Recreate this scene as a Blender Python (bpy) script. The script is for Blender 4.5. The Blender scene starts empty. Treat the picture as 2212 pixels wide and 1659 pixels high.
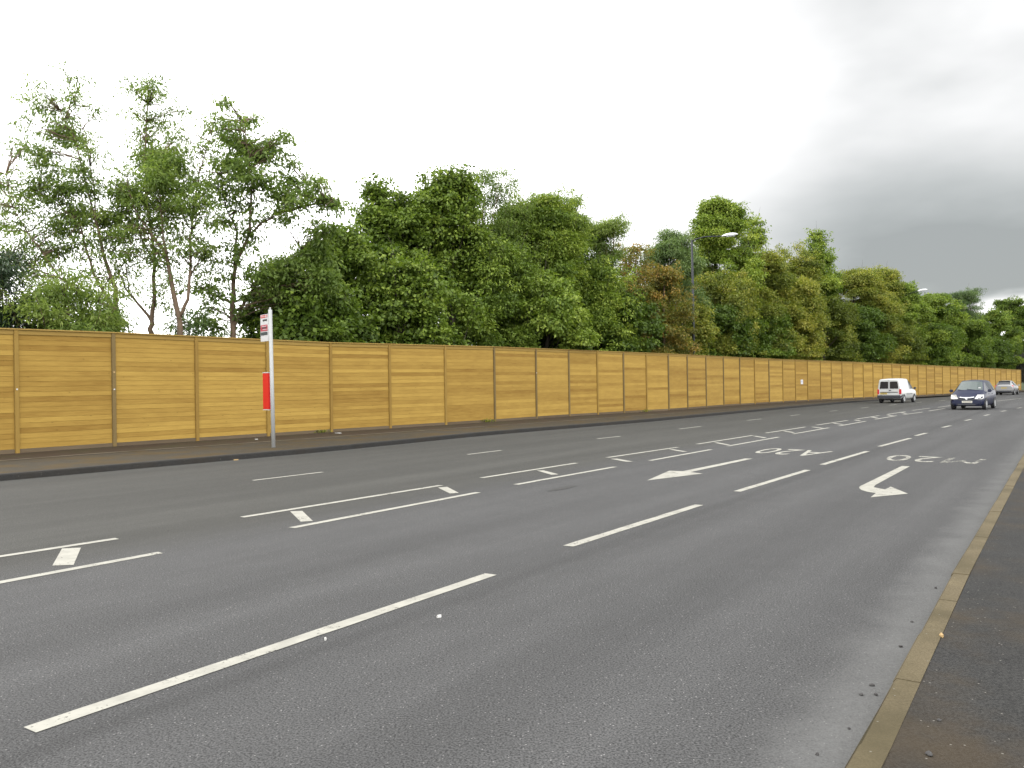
import bpy, bmesh, math, random
import numpy as np
from mathutils import Vector, Matrix

# ------------------------------------------------------------------ camera, sky, sun, exposure
SC = bpy.context.scene
COL = SC.collection
F, CX, CY = 1790.0, 1106.0, 829.5          # pinhole of the photograph, in units of a 2212 px wide copy
ROLL, PITCH, EYE = 0.015, 5.5 / 1790.0, 1.65
cam_d = bpy.data.cameras.new("camera")
cam = bpy.data.objects.new("camera", cam_d)
COL.objects.link(cam)
cam_d.sensor_width = 36.0
cam_d.lens = F / 2212.0 * 36.0
cam_d.clip_start = 0.05
cam_d.clip_end = 4000.0
fwd = Vector((0, math.cos(PITCH), math.sin(PITCH)))
_r0 = Vector((1, 0, 0))
_u0 = _r0.cross(fwd)
RIGHT = (_r0 * math.cos(ROLL) - _u0 * math.sin(ROLL)).normalized()
UP = RIGHT.cross(fwd).normalized()
FWD = fwd
EYEP = Vector((0, 0, EYE))
cam.matrix_world = Matrix(((RIGHT.x, UP.x, -FWD.x, 0), (RIGHT.y, UP.y, -FWD.y, 0),
                           (RIGHT.z, UP.z, -FWD.z, EYE), (0, 0, 0, 1)))
SC.camera = cam

SUN_EL, SUN_AZ = math.radians(48), math.radians(-40)   # azimuth from +Y, to the left
world = bpy.data.worlds.new("World")
SC.world = world
world.use_nodes = True
SC.view_settings.view_transform = 'Standard'
SC.view_settings.look = 'None'
SC.view_settings.exposure = 0.75
SC.view_settings.gamma = 1.0
SC.view_settings.use_curve_mapping = False


class NT:
    """small helper for node trees"""
    def __init__(self, tree):
        self.t = tree
        tree.nodes.clear()

    def n(self, kind, props=None, **ins):
        nd = self.t.nodes.new(kind)
        for k, v in (props or {}).items():
            setattr(nd, k, v)
        for k, v in ins.items():
            key = int(k[1:]) if k[0] == 'i' and k[1:].isdigit() else k.replace('_', ' ')
            s = nd.inputs[key]
            if hasattr(v, 'is_output') or isinstance(v, bpy.types.NodeSocket):
                self.t.links.new(v, s)
            else:
                s.default_value = v
        return nd

    def m(self, op, a, b=0.0, c=0.0, clamp=False):
        nd = self.n('ShaderNodeMath', {'operation': op, 'use_clamp': clamp}, i0=a, i1=b, i2=c)
        return nd.outputs[0]

    def v(self, op, a, b=(0, 0, 0)):
        nd = self.n('ShaderNodeVectorMath', {'operation': op}, i0=a, i1=b)
        return nd.outputs['Value'] if op in ('DOT_PRODUCT', 'LENGTH', 'DISTANCE') else nd.outputs['Vector']

    def mr(self, x, a, b, c=0.0, d=1.0, kind='SMOOTHSTEP'):
        nd = self.n('ShaderNodeMapRange', {'interpolation_type': kind, 'clamp': True} if kind == 'LINEAR' else {'interpolation_type': kind},
                    Value=x, From_Min=a, From_Max=b, To_Min=c, To_Max=d)
        return nd.outputs[0]

    def mix(self, f, a, b, blend='MIX'):
        nd = self.t.nodes.new('ShaderNodeMix')
        nd.data_type = 'RGBA'
        nd.blend_type = blend
        for s, v in ((nd.inputs[0], f), (nd.inputs[6], a), (nd.inputs[7], b)):
            if isinstance(v, bpy.types.NodeSocket):
                self.t.links.new(v, s)
            else:
                s.default_value = (*v, 1.0) if isinstance(v, tuple) and len(v) == 3 else v
        return nd.outputs[2]

    def noise(self, vec, scale, detail=2.0, rough=0.5):
        return self.n('ShaderNodeTexNoise', None, Vector=vec, Scale=scale, Detail=detail, Roughness=rough).outputs['Fac']


def build_sky():
    w = NT(world.node_tree)
    d = w.n('ShaderNodeTexCoord').outputs['Generated']
    s = w.n('ShaderNodeSeparateXYZ', None, Vector=d)
    x, y, z = s.outputs
    zc = w.m('ADD', w.m('MAXIMUM', z, 0.0), 0.22)
    flat = w.n('ShaderNodeCombineXYZ', None, X=w.m('DIVIDE', x, zc), Y=w.m('DIVIDE', y, zc), Z=0.0).outputs[0]
    n1 = w.noise(flat, 0.95, 5.0, 0.5)
    n2 = w.noise(flat, 3.0, 4.0, 0.45)
    az = w.m('ARCTAN2', x, y)
    azm = w.m('MULTIPLY', w.mr(az, -0.06, 0.47), w.mr(az, 0.75, 1.25, 1.0, 0.0))
    low = w.m('ADD', 0.63, w.m('MULTIPLY', w.mr(w.m('ADD', z, w.m('MULTIPLY', w.m('SUBTRACT', n2, 0.5), 0.10)), 0.12, 0.31, 1.0, 0.0), 0.37))
    wisp = w.m('ADD', w.m('MULTIPLY', w.m('SUBTRACT', n1, 0.5), 0.75), w.m('MULTIPLY', w.m('SUBTRACT', n2, 0.5), 0.34))
    q = w.m('MULTIPLY', azm, w.m('ADD', low, wisp))
    # bright gap between the cloud's underside and the horizon
    under = w.mr(w.m('ADD', z, w.m('MULTIPLY', n2, 0.03)), 0.086, 0.110, 1.0, 0.0)
    q = w.m('MULTIPLY', q, w.m('SUBTRACT', 1.0, w.m('MULTIPLY', under, w.mr(az, 0.475, 0.545))), clamp=True)
    bright = w.m('ADD', w.m('ADD', 1.85, w.mr(y, 0.15, -0.55, 0.0, 1.15)), w.m('MULTIPLY', w.m('SUBTRACT', n1, 0.5), 0.4))
    L = w.m('MULTIPLY', bright, w.m('POWER', w.m('DIVIDE', 0.262, bright), q))
    tone = w.mix(w.mr(q, 0.5, 1.0), (1.0, 0.998, 0.99), (0.955, 1.0, 0.985))
    cloud = w.n('ShaderNodeBackground', None, Color=tone, Strength=L)
    sky = w.n('ShaderNodeTexSky', {'sky_type': 'NISHITA', 'sun_disc': False, 'sun_elevation': SUN_EL, 'sun_rotation': SUN_AZ})
    blue = w.n('ShaderNodeBackground', None, Color=sky.outputs[0], Strength=0.06)
    both = w.n('ShaderNodeMixShader', None, i0=0.92, i1=blue.outputs[0], i2=cloud.outputs[0])
    w.n('ShaderNodeOutputWorld', None, Surface=both.outputs[0])


build_sky()
sun_d = bpy.data.lights.new("sun", 'SUN')
sun_d.energy = 0.7
sun_d.angle = math.radians(20)
sun_d.color = (1.0, 0.95, 0.88)
sun = bpy.data.objects.new("sun", sun_d)
COL.objects.link(sun)
sdir = Vector((math.sin(SUN_AZ) * math.cos(SUN_EL), math.cos(SUN_AZ) * math.cos(SUN_EL), math.sin(SUN_EL)))
sun.rotation_euler = sdir.to_track_quat('Z', 'Y').to_euler()
sun.location = sdir * 60

# ------------------------------------------------------------------ where things stand (survey of the place)
def ray(px, py):
    return RIGHT * ((px - CX) / F) - UP * ((py - CY) / F) + FWD


def at(px, py, z=0.0):
    r = ray(px, py)
    return EYEP + r * ((z - EYE) / r.z)


def at_y(px, py, Y):
    r = ray(px, py)
    return EYEP + r * (Y / r.y)


def z_over(X, Y, py):
    """height of the point above ground spot (X, Y) that the survey saw at row py"""
    k = (CY - py) / F
    a = UP - FWD * k
    return EYE - (X * a.x + Y * a.y) / a.z


def interp(tab, x):
    for (x0, y0), (x1, y1) in zip(tab, tab[1:]):
        if x <= x1:
            break
    return y0 + (y1 - y0) * (x - x0) / (x1 - x0)


# ------------------------------------------------------------------ materials
MATS = {}


def new_mat(name):
    m = bpy.data.materials.new(name)
    m.use_nodes = True
    MATS[name] = m
    return m, NT(m.node_tree)


def finish(t, color, rough=0.6, spec=0.5, normal=None, metallic=0.0, coat=0.0, alpha=None):
    b = t.n('ShaderNodeBsdfPrincipled', None, Roughness=rough, Metallic=metallic)
    if isinstance(color, tuple):
        b.inputs['Base Color'].default_value = (*color, 1.0)
    else:
        t.t.links.new(color, b.inputs['Base Color'])
    b.inputs['Specular IOR Level'].default_value = spec
    b.inputs['Coat Weight'].default_value = coat
    b.inputs['Coat Roughness'].default_value = 0.04
    if normal is not None:
        t.t.links.new(normal, b.inputs['Normal'])
    if alpha is not None:
        t.t.links.new(alpha, b.inputs['Alpha'])
    t.n('ShaderNodeOutputMaterial', None, Surface=b.outputs[0])
    return b


def obj_coord(t):
    return t.n('ShaderNodeTexCoord').outputs['Object']


def simple(name, color, rough=0.5, metallic=0.0, coat=0.0, spec=0.5, vary=0.12, scale=6.0):
    m, t = new_mat(name)
    n = t.noise(obj_coord(t), scale, 3.0)
    c = t.mix(t.m('MULTIPLY', n, 1.0), tuple(v * (1 - vary) for v in color), tuple(min(1, v * (1 + vary)) for v in color))
    finish(t, c, rough, spec, None, metallic, coat)
    return m


LANE_AZ = math.radians(34.2)
LANE = Vector((math.sin(LANE_AZ), math.cos(LANE_AZ), 0))
LANE_N = Vector((-math.cos(LANE_AZ), math.sin(LANE_AZ), 0))     # towards the fence
KERB0 = Vector((1.29, 3.28, 0))


def asphalt_mat():
    m, t = new_mat('asphalt')
    p = obj_coord(t)
    rel = t.v('SUBTRACT', p, tuple(KERB0))
    across = t.v('DOT_PRODUCT', rel, tuple(LANE_N))
    along = t.v('DOT_PRODUCT', rel, tuple(LANE))
    lane = t.n('ShaderNodeCombineXYZ', None, X=across, Y=t.m('MULTIPLY', along, 0.06), Z=0.0).outputs[0]
    streak = t.noise(lane, 1.3, 4.0, 0.6)
    patch = t.noise(p, 0.35, 4.0, 0.6)
    patch2 = t.noise(p, 2.2, 3.0, 0.6)
    fine = t.noise(p, 85.0, 3.0, 0.7)
    mid = t.noise(p, 30.0, 2.0, 0.6)
    vor = t.n('ShaderNodeTexVoronoi', {'feature': 'F1'}, Vector=p, Scale=75.0)
    col = t.mix(t.mr(fine, 0.30, 0.70), (0.0132, 0.0132, 0.0135), (0.0948, 0.0942, 0.0906))
    col = t.mix(t.m('MULTIPLY', t.mr(mid, 0.35, 0.65), 0.25), col, (0.0630, 0.0636, 0.0630))
    # bright chips of stone
    chip = t.m('MULTIPLY', t.m('LESS_THAN', vor.outputs['Distance'], 0.30), t.m('GREATER_THAN', t.n('ShaderNodeSeparateXYZ', None, Vector=vor.outputs['Color']).outputs[0], 0.955))
    pit = t.m('MULTIPLY', t.m('LESS_THAN', vor.outputs['Distance'], 0.36), t.m('LESS_THAN', t.n('ShaderNodeSeparateXYZ', None, Vector=vor.outputs['Color']).outputs[1], 0.12))
    col = t.mix(t.m('MULTIPLY', chip, 0.75), col, (0.2400, 0.2340, 0.2220))
    col = t.mix(t.m('MULTIPLY', pit, 0.6), col, (0.015, 0.015, 0.015))
    tone = t.m('ADD', 0.78, t.m('MULTIPLY', t.mr(streak, 0.3, 0.7), 0.20))
    tone = t.m('MULTIPLY', tone, t.m('ADD', 0.90, t.m('MULTIPLY', patch, 0.16)))
    tone = t.m('MULTIPLY', tone, t.m('ADD', 0.90, t.m('MULTIPLY', patch2, 0.2)))
    # wheel paths, polished a little paler
    for at_m in (0.95, 2.45, 4.35, 5.85, 9.4):
        path = t.m('SUBTRACT', 1.0, t.mr(t.m('ABSOLUTE', t.m('SUBTRACT', across, t.m('ADD', at_m - 0.15, t.m('MULTIPLY', patch, 0.3)))), 0.0, 0.55))
        tone = t.m('MULTIPLY', tone, t.m('ADD', 1.0, t.m('MULTIPLY', path, 0.09)))
    # darker and browner towards the fence side
    far = t.mr(across, 6.6, 8.3)
    tone = t.m('MULTIPLY', tone, t.m('SUBTRACT', 1.0, t.m('MULTIPLY', far, 0.17)))
    tint = t.mix(far, (1.0, 1.0, 1.03), (1.0, 0.99, 0.93))
    # joint of the two surfacing passes along the lane line
    joint = t.m('SUBTRACT', 1.0, t.mr(t.m('ABSOLUTE', t.m('SUBTRACT', across, t.m('ADD', 3.15, t.m('MULTIPLY', patch2, 0.12)))), 0.02, 0.16))
    tone = t.m('MULTIPLY', tone, t.m('SUBTRACT', 1.0, t.m('MULTIPLY', joint, 0.16)))
    grey = t.n('ShaderNodeCombineXYZ', None, X=tone, Y=tone, Z=tone).outputs[0]
    col = t.mix(1.0, t.mix(1.0, col, grey, 'MULTIPLY'), tint, 'MULTIPLY')
    # pale dust blown against the near kerb
    dust = t.mr(t.m('ADD', across, t.m('MULTIPLY', t.m('SUBTRACT', patch2, 0.5), 0.5)), 0.0, 0.62, 1.0, 0.0)
    dust = t.m('MULTIPLY', dust, t.m('ADD', 0.35, t.m('MULTIPLY', mid, 0.55)))
    col = t.mix(dust, col, (0.1230, 0.1230, 0.1200))
    bump = t.n('ShaderNodeBump', None, Strength=0.55, Distance=0.008, Height=t.m('ADD', fine, t.m('MULTIPLY', pit, -0.6)))
    finish(t, col, 0.82, 0.16, bump.outputs[0])
    return m


def pavement_mat(name, a, b, moss, amount):
    m, t = new_mat(name)
    p = obj_coord(t)
    fine = t.noise(p, 95.0, 3.0, 0.7)
    col = t.mix(t.mr(fine, 0.3, 0.7), a, b)
    pt = t.noise(p, 0.9, 5.0, 0.6)
    col = t.mix(t.m('MULTIPLY', t.mr(pt, 0.42, 0.68), amount), col, moss)
    pt2 = t.noise(p, 3.1, 4.0, 0.6)
    tone = t.m('ADD', 0.72, t.m('MULTIPLY', pt2, 0.56))
    grey = t.n('ShaderNodeCombineXYZ', None, X=tone, Y=tone, Z=tone).outputs[0]
    col = t.mix(1.0, col, grey, 'MULTIPLY')
    vor = t.n('ShaderNodeTexVoronoi', {'feature': 'F1'}, Vector=p, Scale=55.0)
    chip = t.m('MULTIPLY', t.m('LESS_THAN', vor.outputs['Distance'], 0.26), t.m('GREATER_THAN', t.n('ShaderNodeSeparateXYZ', None, Vector=vor.outputs['Color']).outputs[0], 0.975))
    col = t.mix(t.m('MULTIPLY', chip, 0.6), col, (0.18, 0.17, 0.15))
    bump = t.n('ShaderNodeBump', None, Strength=0.4, Distance=0.006, Height=fine)
    finish(t, col, 0.85, 0.15, bump.outputs[0])
    return m


def paint_mat(name, lo, hi, color=(0.265, 0.258, 0.225)):
    """thermoplastic road paint, worn through where the noise is low"""
    m, t = new_mat(name)
    p = obj_coord(t)
    n = t.m('ADD', t.m('MULTIPLY', t.noise(p, 34.0, 4.0, 0.7), 0.55), t.m('MULTIPLY', t.noise(p, 3.2, 4.0, 0.65), 0.45))
    a = t.mr(n, lo, hi)
    dirt = t.noise(p, 5.0, 5.0, 0.65)
    col = t.mix(t.mr(dirt, 0.35, 0.75), color, tuple(c * 0.74 for c in color))
    bump = t.n('ShaderNodeBump', None, Strength=0.25, Distance=0.004, Height=t.noise(p, 90.0, 2.0))
    finish(t, col, 0.7, 0.2, bump.outputs[0], alpha=a)
    return m


def wood_mat(name, light, dark, grain=1.0, vertical=False):
    m, t = new_mat(name)
    p = obj_coord(t)
    tone = t.n('ShaderNodeAttribute', {'attribute_name': 'tone', 'attribute_type': 'GEOMETRY'}).outputs['Fac']
    off = t.m('MULTIPLY', tone, 37.0)
    s = t.n('ShaderNodeSeparateXYZ', None, Vector=p)
    if vertical:
        v = t.n('ShaderNodeCombineXYZ', None, X=t.m('MULTIPLY', s.outputs[0], 14.0), Y=t.m('MULTIPLY', s.outputs[1], 14.0), Z=t.m('ADD', t.m('MULTIPLY', s.outputs[2], 1.0), off)).outputs[0]
    else:
        v = t.n('ShaderNodeCombineXYZ', None, X=t.m('ADD', t.m('MULTIPLY', s.outputs[0], 0.9), off), Y=s.outputs[1], Z=t.m('MULTIPLY', s.outputs[2], 16.0)).outputs[0]
    g = t.noise(v, 2.2, 5.0, 0.6)
    stain = t.noise(t.n('ShaderNodeCombineXYZ', None, X=t.m('ADD', t.m('MULTIPLY', s.outputs[0], 0.55), off), Y=0.0, Z=t.m('MULTIPLY', s.outputs[2], 1.3)).outputs[0], 1.6, 3.0)
    f = t.m('ADD', t.m('MULTIPLY', t.mr(g, 0.32, 0.72), 0.24 * grain), t.m('MULTIPLY', tone, 0.55))
    f = t.m('ADD', f, t.m('MULTIPLY', t.m('SUBTRACT', stain, 0.5), 0.55), clamp=True)
    col = t.mix(f, light, dark)
    vor = t.n('ShaderNodeTexVoronoi', {'feature': 'F1'}, Vector=t.v('MULTIPLY', p, (2.4, 2.4, 5.2)), Scale=1.0)
    knot = t.m('SUBTRACT', 1.0, t.mr(vor.outputs['Distance'], 0.03, 0.10))
    col = t.mix(t.m('MULTIPLY', knot, 0.45), col, tuple(c * 0.45 for c in dark))
    bump = t.n('ShaderNodeBump', None, Strength=0.2, Distance=0.004, Height=g)
    finish(t, col, 0.78, 0.14, bump.outputs[0])
    return m


def leaf_mat(name, a, b, c, trans=0.35):
    """leaf colours a..b..c by the leaf's own tint"""
    m, t = new_mat(name)
    tint = t.n('ShaderNodeAttribute', {'attribute_name': 'tint', 'attribute_type': 'GEOMETRY'}).outputs['Fac']
    r = t.n('ShaderNodeValToRGB', None, Fac=tint)
    e = r.color_ramp.elements
    e[0].position = 0.1
    e[0].color = (*a, 1)
    e[1].position = 0.92
    e[1].color = (*c, 1)
    k = e.new(0.55)
    k.color = (*b, 1)
    b1 = t.n('ShaderNodeBsdfPrincipled', None, Base_Color=r.outputs[0], Roughness=0.48)
    b1.inputs['Specular IOR Level'].default_value = 0.22
    tr = t.n('ShaderNodeBsdfTranslucent', None, Color=t.mix(1.0, r.outputs[0], (1.25, 1.35, 0.7), 'MULTIPLY'))
    mx = t.n('ShaderNodeMixShader', None, i0=trans, i1=b1.outputs[0], i2=tr.outputs[0])
    t.n('ShaderNodeOutputMaterial', None, Surface=mx.outputs[0])
    return m


asphalt_mat()
pavement_mat('pavement_near', (0.0102, 0.0102, 0.0102), (0.0348, 0.0342, 0.0324), (0.0408, 0.0282, 0.0138), 0.55)
pavement_mat('pavement_far', (0.018, 0.0155, 0.0115), (0.054, 0.045, 0.031), (0.050, 0.033, 0.012), 0.85)
pavement_mat('soil', (0.0180, 0.0120, 0.0078), (0.0480, 0.0336, 0.0216), (0.0330, 0.0348, 0.0132), 0.4)
pavement_mat('grass_ground', (0.0120, 0.0204, 0.0060), (0.0300, 0.0450, 0.0132), (0.0360, 0.0330, 0.0150), 0.5)
pavement_mat('kerb_dark', (0.0120, 0.0120, 0.0120), (0.0330, 0.0318, 0.0300), (0.0300, 0.0240, 0.0168), 0.4)
pavement_mat('tar', (0.022, 0.022, 0.022), (0.062, 0.061, 0.059), (0.03, 0.028, 0.025), 0.3)
pavement_mat('edging', (0.0960, 0.0810, 0.0600), (0.1800, 0.1560, 0.1140), (0.0480, 0.0360, 0.0210), 0.8)
pavement_mat('kerb_stone', (0.0630, 0.0504, 0.0288), (0.1110, 0.0900, 0.0540), (0.0510, 0.0420, 0.0222), 0.85)
paint_mat('paint', 0.35, 0.45)
paint_mat('paint_worn', 0.40, 0.52)
paint_mat('paint_faded', 0.44, 0.56)
wood_mat('board', (0.282, 0.183, 0.042), (0.116, 0.057, 0.009))
wood_mat('wood_trim', (0.2220, 0.1470, 0.0390), (0.1440, 0.0840, 0.0216), 0.8)
wood_mat('post_yellow', (0.2040, 0.1320, 0.0330), (0.1380, 0.0780, 0.0168), 1.0, True)
wood_mat('post_grey', (0.1350, 0.0960, 0.0396), (0.0840, 0.0576, 0.0228), 1.0, True)
wood_mat('gravel_board', (0.0960, 0.0720, 0.0450), (0.0510, 0.0360, 0.0228))
simple('galvanised', (0.30, 0.305, 0.30), 0.5, 0.1, vary=0.06)
simple('lamp_steel', (0.014, 0.016, 0.020), 0.5, 0.0, 0.0, 0.3)
simple('lamp_head', (0.70, 0.71, 0.72), 0.35)
simple('lamp_lens', (0.45, 0.47, 0.48), 0.15)
simple('sign_white', (0.3960, 0.3960, 0.3960), 0.4, vary=0.04)
simple('sign_red', (0.3600, 0.0330, 0.0270), 0.35, vary=0.05)
simple('case_red', (0.3960, 0.0084, 0.0096), 0.35, vary=0.05)
simple('sign_crimson', (0.2880, 0.0180, 0.0360), 0.35, vary=0.05)
simple('sign_dark', (0.0270, 0.0360, 0.0390), 0.4)
simple('sign_black', (0.012, 0.012, 0.012), 0.4)
simple('sign_blue', (0.0960, 0.1080, 0.2520), 0.4)
simple('van_white', (0.37, 0.375, 0.365), 0.35, 0, 0.2, vary=0.03)
simple('car_blue', (0.0035, 0.0065, 0.026), 0.4, 0.0, 0.10, 0.30, vary=0.05)
simple('car_silver', (0.20, 0.20, 0.20), 0.4, 0.3, 0.2, vary=0.03)
simple('car_violet', (0.0480, 0.0360, 0.1200), 0.3, 0.3, 0.8, vary=0.05)
simple('plastic_dark', (0.016, 0.018, 0.024), 0.5)
simple('tyre', (0.014, 0.014, 0.015), 0.75)
simple('alloy', (0.2520, 0.2580, 0.2580), 0.35, 0.5)
simple('chrome', (0.80, 0.82, 0.84), 0.15, 0.8)
simple('lens_clear', (0.42, 0.415, 0.39), 0.2, 0, 0.3)
simple('lens_red', (0.36, 0.012, 0.022), 0.2, 0, 0.6)
simple('lens_amber', (0.3300, 0.1200, 0.0180), 0.25)
simple('plate_yellow', (0.3720, 0.2700, 0.0300), 0.4)
simple('plate_white', (0.4080, 0.3960, 0.3480), 0.4)
simple('plate_ink', (0.10, 0.09, 0.07), 0.5)
simple('bark', (0.0900, 0.0588, 0.0348), 0.85, vary=0.35, scale=3.0)
simple('bark_dark', (0.0360, 0.0270, 0.0192), 0.85, vary=0.3, scale=3.0)
simple('stone_dark', (0.030, 0.028, 0.027), 0.8, vary=0.4, scale=30)
simple('litter_white', (0.3720, 0.3660, 0.3480), 0.6)
simple('litter_tan', (0.3000, 0.1980, 0.0840), 0.7)
simple('glass_dark', (0.012, 0.015, 0.020), 0.06, 0, 0.0, 0.7)
simple('glass_grey', (0.060, 0.075, 0.072), 0.12, 0, 0.0, 0.7)
leaf_mat('leaf_ash', (0.064, 0.101, 0.022), (0.123, 0.176, 0.040), (0.198, 0.248, 0.061), 0.48)
leaf_mat('leaf_sycamore', (0.044, 0.074, 0.010), (0.108, 0.159, 0.023), (0.205, 0.262, 0.041), 0.34)
leaf_mat('leaf_bright', (0.059, 0.097, 0.013), (0.138, 0.192, 0.028), (0.262, 0.307, 0.049), 0.38)
leaf_mat('leaf_olive', (0.056, 0.078, 0.011), (0.134, 0.159, 0.025), (0.263, 0.246, 0.045), 0.38)
leaf_mat('leaf_greygreen', (0.055, 0.088, 0.031), (0.101, 0.150, 0.053), (0.160, 0.209, 0.075), 0.36)
leaf_mat('leaf_rust', (0.062, 0.080, 0.016), (0.130, 0.122, 0.024), (0.270, 0.165, 0.036), 0.36)
leaf_mat('leaf_conifer', (0.013, 0.029, 0.013), (0.026, 0.047, 0.021), (0.044, 0.068, 0.029), 0.10)
leaf_mat('leaf_purple', (0.021, 0.023, 0.016), (0.042, 0.039, 0.026), (0.062, 0.057, 0.034), 0.15)

# ------------------------------------------------------------------ object helpers
def link(o, parent=None):
    COL.objects.link(o)
    if parent is not None:
        o.parent = parent
    return o


def tag(o, label=None, cat=None, group=None, kind=None):
    for k, v in (('label', label), ('category', cat), ('group', group), ('kind', kind)):
        if v:
            o[k] = v
    return o


def empty(name, loc=(0, 0, 0), rz=0.0, label=None, cat=None, group=None):
    o = bpy.data.objects.new(name, None)
    o.empty_display_size = 0.2
    o.location = loc
    o.rotation_euler = (0, 0, rz)
    link(o)
    return tag(o, label, cat, group)


def mesh_obj(name, verts, faces, m, parent=None, smooth=False, tones=None):
    me = bpy.data.meshes.new(name)
    me.from_pydata([tuple(v) for v in verts], [], faces)
    me.materials.append(MATS[m])
    if tones is not None:
        at_ = me.attributes.new('tone', 'FLOAT', 'FACE')
        at_.data.foreach_set('value', np.array(tones, dtype=np.float32))
    if smooth:
        me.polygons.foreach_set('use_smooth', [True] * len(me.polygons))
    me.update()
    return link(bpy.data.objects.new(name, me), parent)


class MB:
    """collects shapes of ONE part"""
    def __init__(self):
        self.v, self.f, self.tone = [], [], []

    def add(self, vs, fs, tone=0.5):
        b = len(self.v)
        self.v += [Vector(x) for x in vs]
        self.f += [tuple(i + b for i in f) for f in fs]
        self.tone += [tone] * len(fs)
        return self

    def box(self, c, s, bevel=0.0, tone=0.5, rot=None):
        bm = bmesh.new()
        bmesh.ops.create_cube(bm, size=1.0)
        for v in bm.verts:
            v.co = Vector((v.co.x * s[0], v.co.y * s[1], v.co.z * s[2]))
        if bevel:
            bmesh.ops.bevel(bm, geom=list(bm.edges), offset=bevel, segments=2, affect='EDGES', clamp_overlap=True)
        vs = [(rot @ v.co if rot else v.co) + Vector(c) for v in bm.verts]
        bm.verts.index_update()
        self.add(vs, [[v.index for v in f.verts] for f in bm.faces], tone)
        bm.free()
        return self

    def tube(self, pts, radii, sides=8, cap=True, tone=0.5):
        pts = [Vector(p) for p in pts]
        vs, fs = [], []
        prev = None
        for i, p in enumerate(pts):
            d = (pts[min(i + 1, len(pts) - 1)] - pts[max(i - 1, 0)])
            d = d.normalized() if d.length > 1e-9 else Vector((0, 0, 1))
            if prev is None:
                a = d.orthogonal().normalized()
            else:
                a = (prev - d * prev.dot(d)).normalized()
            prev = a
            b = d.cross(a)
            for k in range(sides):
                an = 2 * math.pi * k / sides
                vs.append(p + (a * math.cos(an) + b * math.sin(an)) * radii[i])
        for i in range(len(pts) - 1):
            for k in range(sides):
                k2 = (k + 1) % sides
                fs.append((i * sides + k, i * sides + k2, (i + 1) * sides + k2, (i + 1) * sides + k))
        if cap:
            fs.append(tuple(reversed(range(sides))))
            fs.append(tuple(range((len(pts) - 1) * sides, len(pts) * sides)))
        return self.add(vs, fs, tone)

    def build(self, name, m, parent=None, smooth=False):
        return mesh_obj(name, self.v, self.f, m, parent, smooth, self.tone)


def resample(pts, n):
    pts = [Vector(p) for p in pts]
    ds = [0.0]
    for a, b in zip(pts, pts[1:]):
        ds.append(ds[-1] + (b - a).length)
    out = []
    for i in range(n):
        t = ds[-1] * i / (n - 1)
        k = max(j for j in range(len(ds)) if ds[j] <= t + 1e-9)
        k = min(k, len(pts) - 2)
        u = (t - ds[k]) / max(1e-9, ds[k + 1] - ds[k])
        out.append(pts[k].lerp(pts[k + 1], u))
    return out


def strip(name, A, B, z, m, n=90):
    a, b = resample(A, n), resample(B, n)
    vs = [Vector((p.x, p.y, z)) for p in a] + [Vector((p.x, p.y, z)) for p in b]
    fs = [(i, n + i, n + i + 1, i + 1) for i in range(n - 1)]
    o = mesh_obj(name, vs, fs, m)
    if o.data.polygons[0].normal.z < 0:
        o.data.flip_normals()
    return tag(o, kind='structure')


def offset(pts, d):
    """move a polyline sideways, positive to its left"""
    out = []
    for i, p in enumerate(pts):
        t = (pts[min(i + 1, len(pts) - 1)] - pts[max(i - 1, 0)])
        t.z = 0
        t.normalize()
        out.append(p + Vector((-t.y, t.x, 0)) * d)
    return out


# ------------------------------------------------------------------ ground, road, pavements
PZ = 0.12
FENCE_TOP = [(-400, 694), (0, 708), (246, 717), (702, 738.5), (1064, 748), (1458, 764), (1562, 769.5), (1716, 776.5), (1836, 781), (1989, 788), (2091, 792.5), (2205, 798.5)]
FENCE_BOT = [(-400, 1008), (0, 981), (246, 964), (427, 952), (702, 934), (962, 917.5), (1068, 910.5), (1228, 899), (1458, 885.6), (1564, 877), (1720, 867.5), (1836, 861.4), (1989, 855), (2057, 851.5), (2130, 847.6), (2205, 843.6)]
KERB_BOT = [(-300, 1066), (0, 1039), (378, 1005), (702, 976), (1044, 941), (1404, 911), (1624, 890), (1836, 870), (1989, 859.5), (2100, 853.2), (2190, 848.5)]
EDGE = [(-400, 1030), (0, 995), (342, 972), (894, 932), (1215, 910.5), (1430, 894.5), (1620, 881), (1836, 866), (1989, 857.5), (2190, 846.5)]


def extend(pts, back, ahead):
    a = (pts[0] - pts[1]).normalized() * back + pts[0]
    b = (pts[-1] - pts[-3]).normalized() * ahead + pts[-1]
    return [a] + pts + [b]


left_kerb = extend([at(x, y, 0) for x, y in KERB_BOT], 40, 160)
edge_line = extend([at(x, y, PZ) for x, y in EDGE], 40, 160)
fence_line = extend([at(x, y, PZ) for x, y in FENCE_BOT], 40, 160)
for L_ in (edge_line, fence_line):
    for p in L_:
        p.z = 0
right_kerb = [KERB0 - LANE * 40, KERB0, Vector((3.37, 6.44, 0)), Vector((11.75, 18.9, 0)), Vector((11.75, 18.9, 0)) + Vector((math.sin(math.radians(34)), math.cos(math.radians(34)), 0)) * 55]
right_kerb.append(right_kerb[-1] + Vector((math.sin(math.radians(42)), math.cos(math.radians(42)), 0)) * 190)
# KERB0 is the road edge of the near kerb's top, 0.12 m up

g = mesh_obj('ground', [(-900, -300, -0.03), (1500, -300, -0.03), (1500, 1800, -0.03), (-900, 1800, -0.03)], [(0, 1, 2, 3)], 'grass_ground')
tag(g, kind='structure')
road = strip('road', left_kerb, right_kerb, 0.0, 'asphalt', 140)


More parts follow.
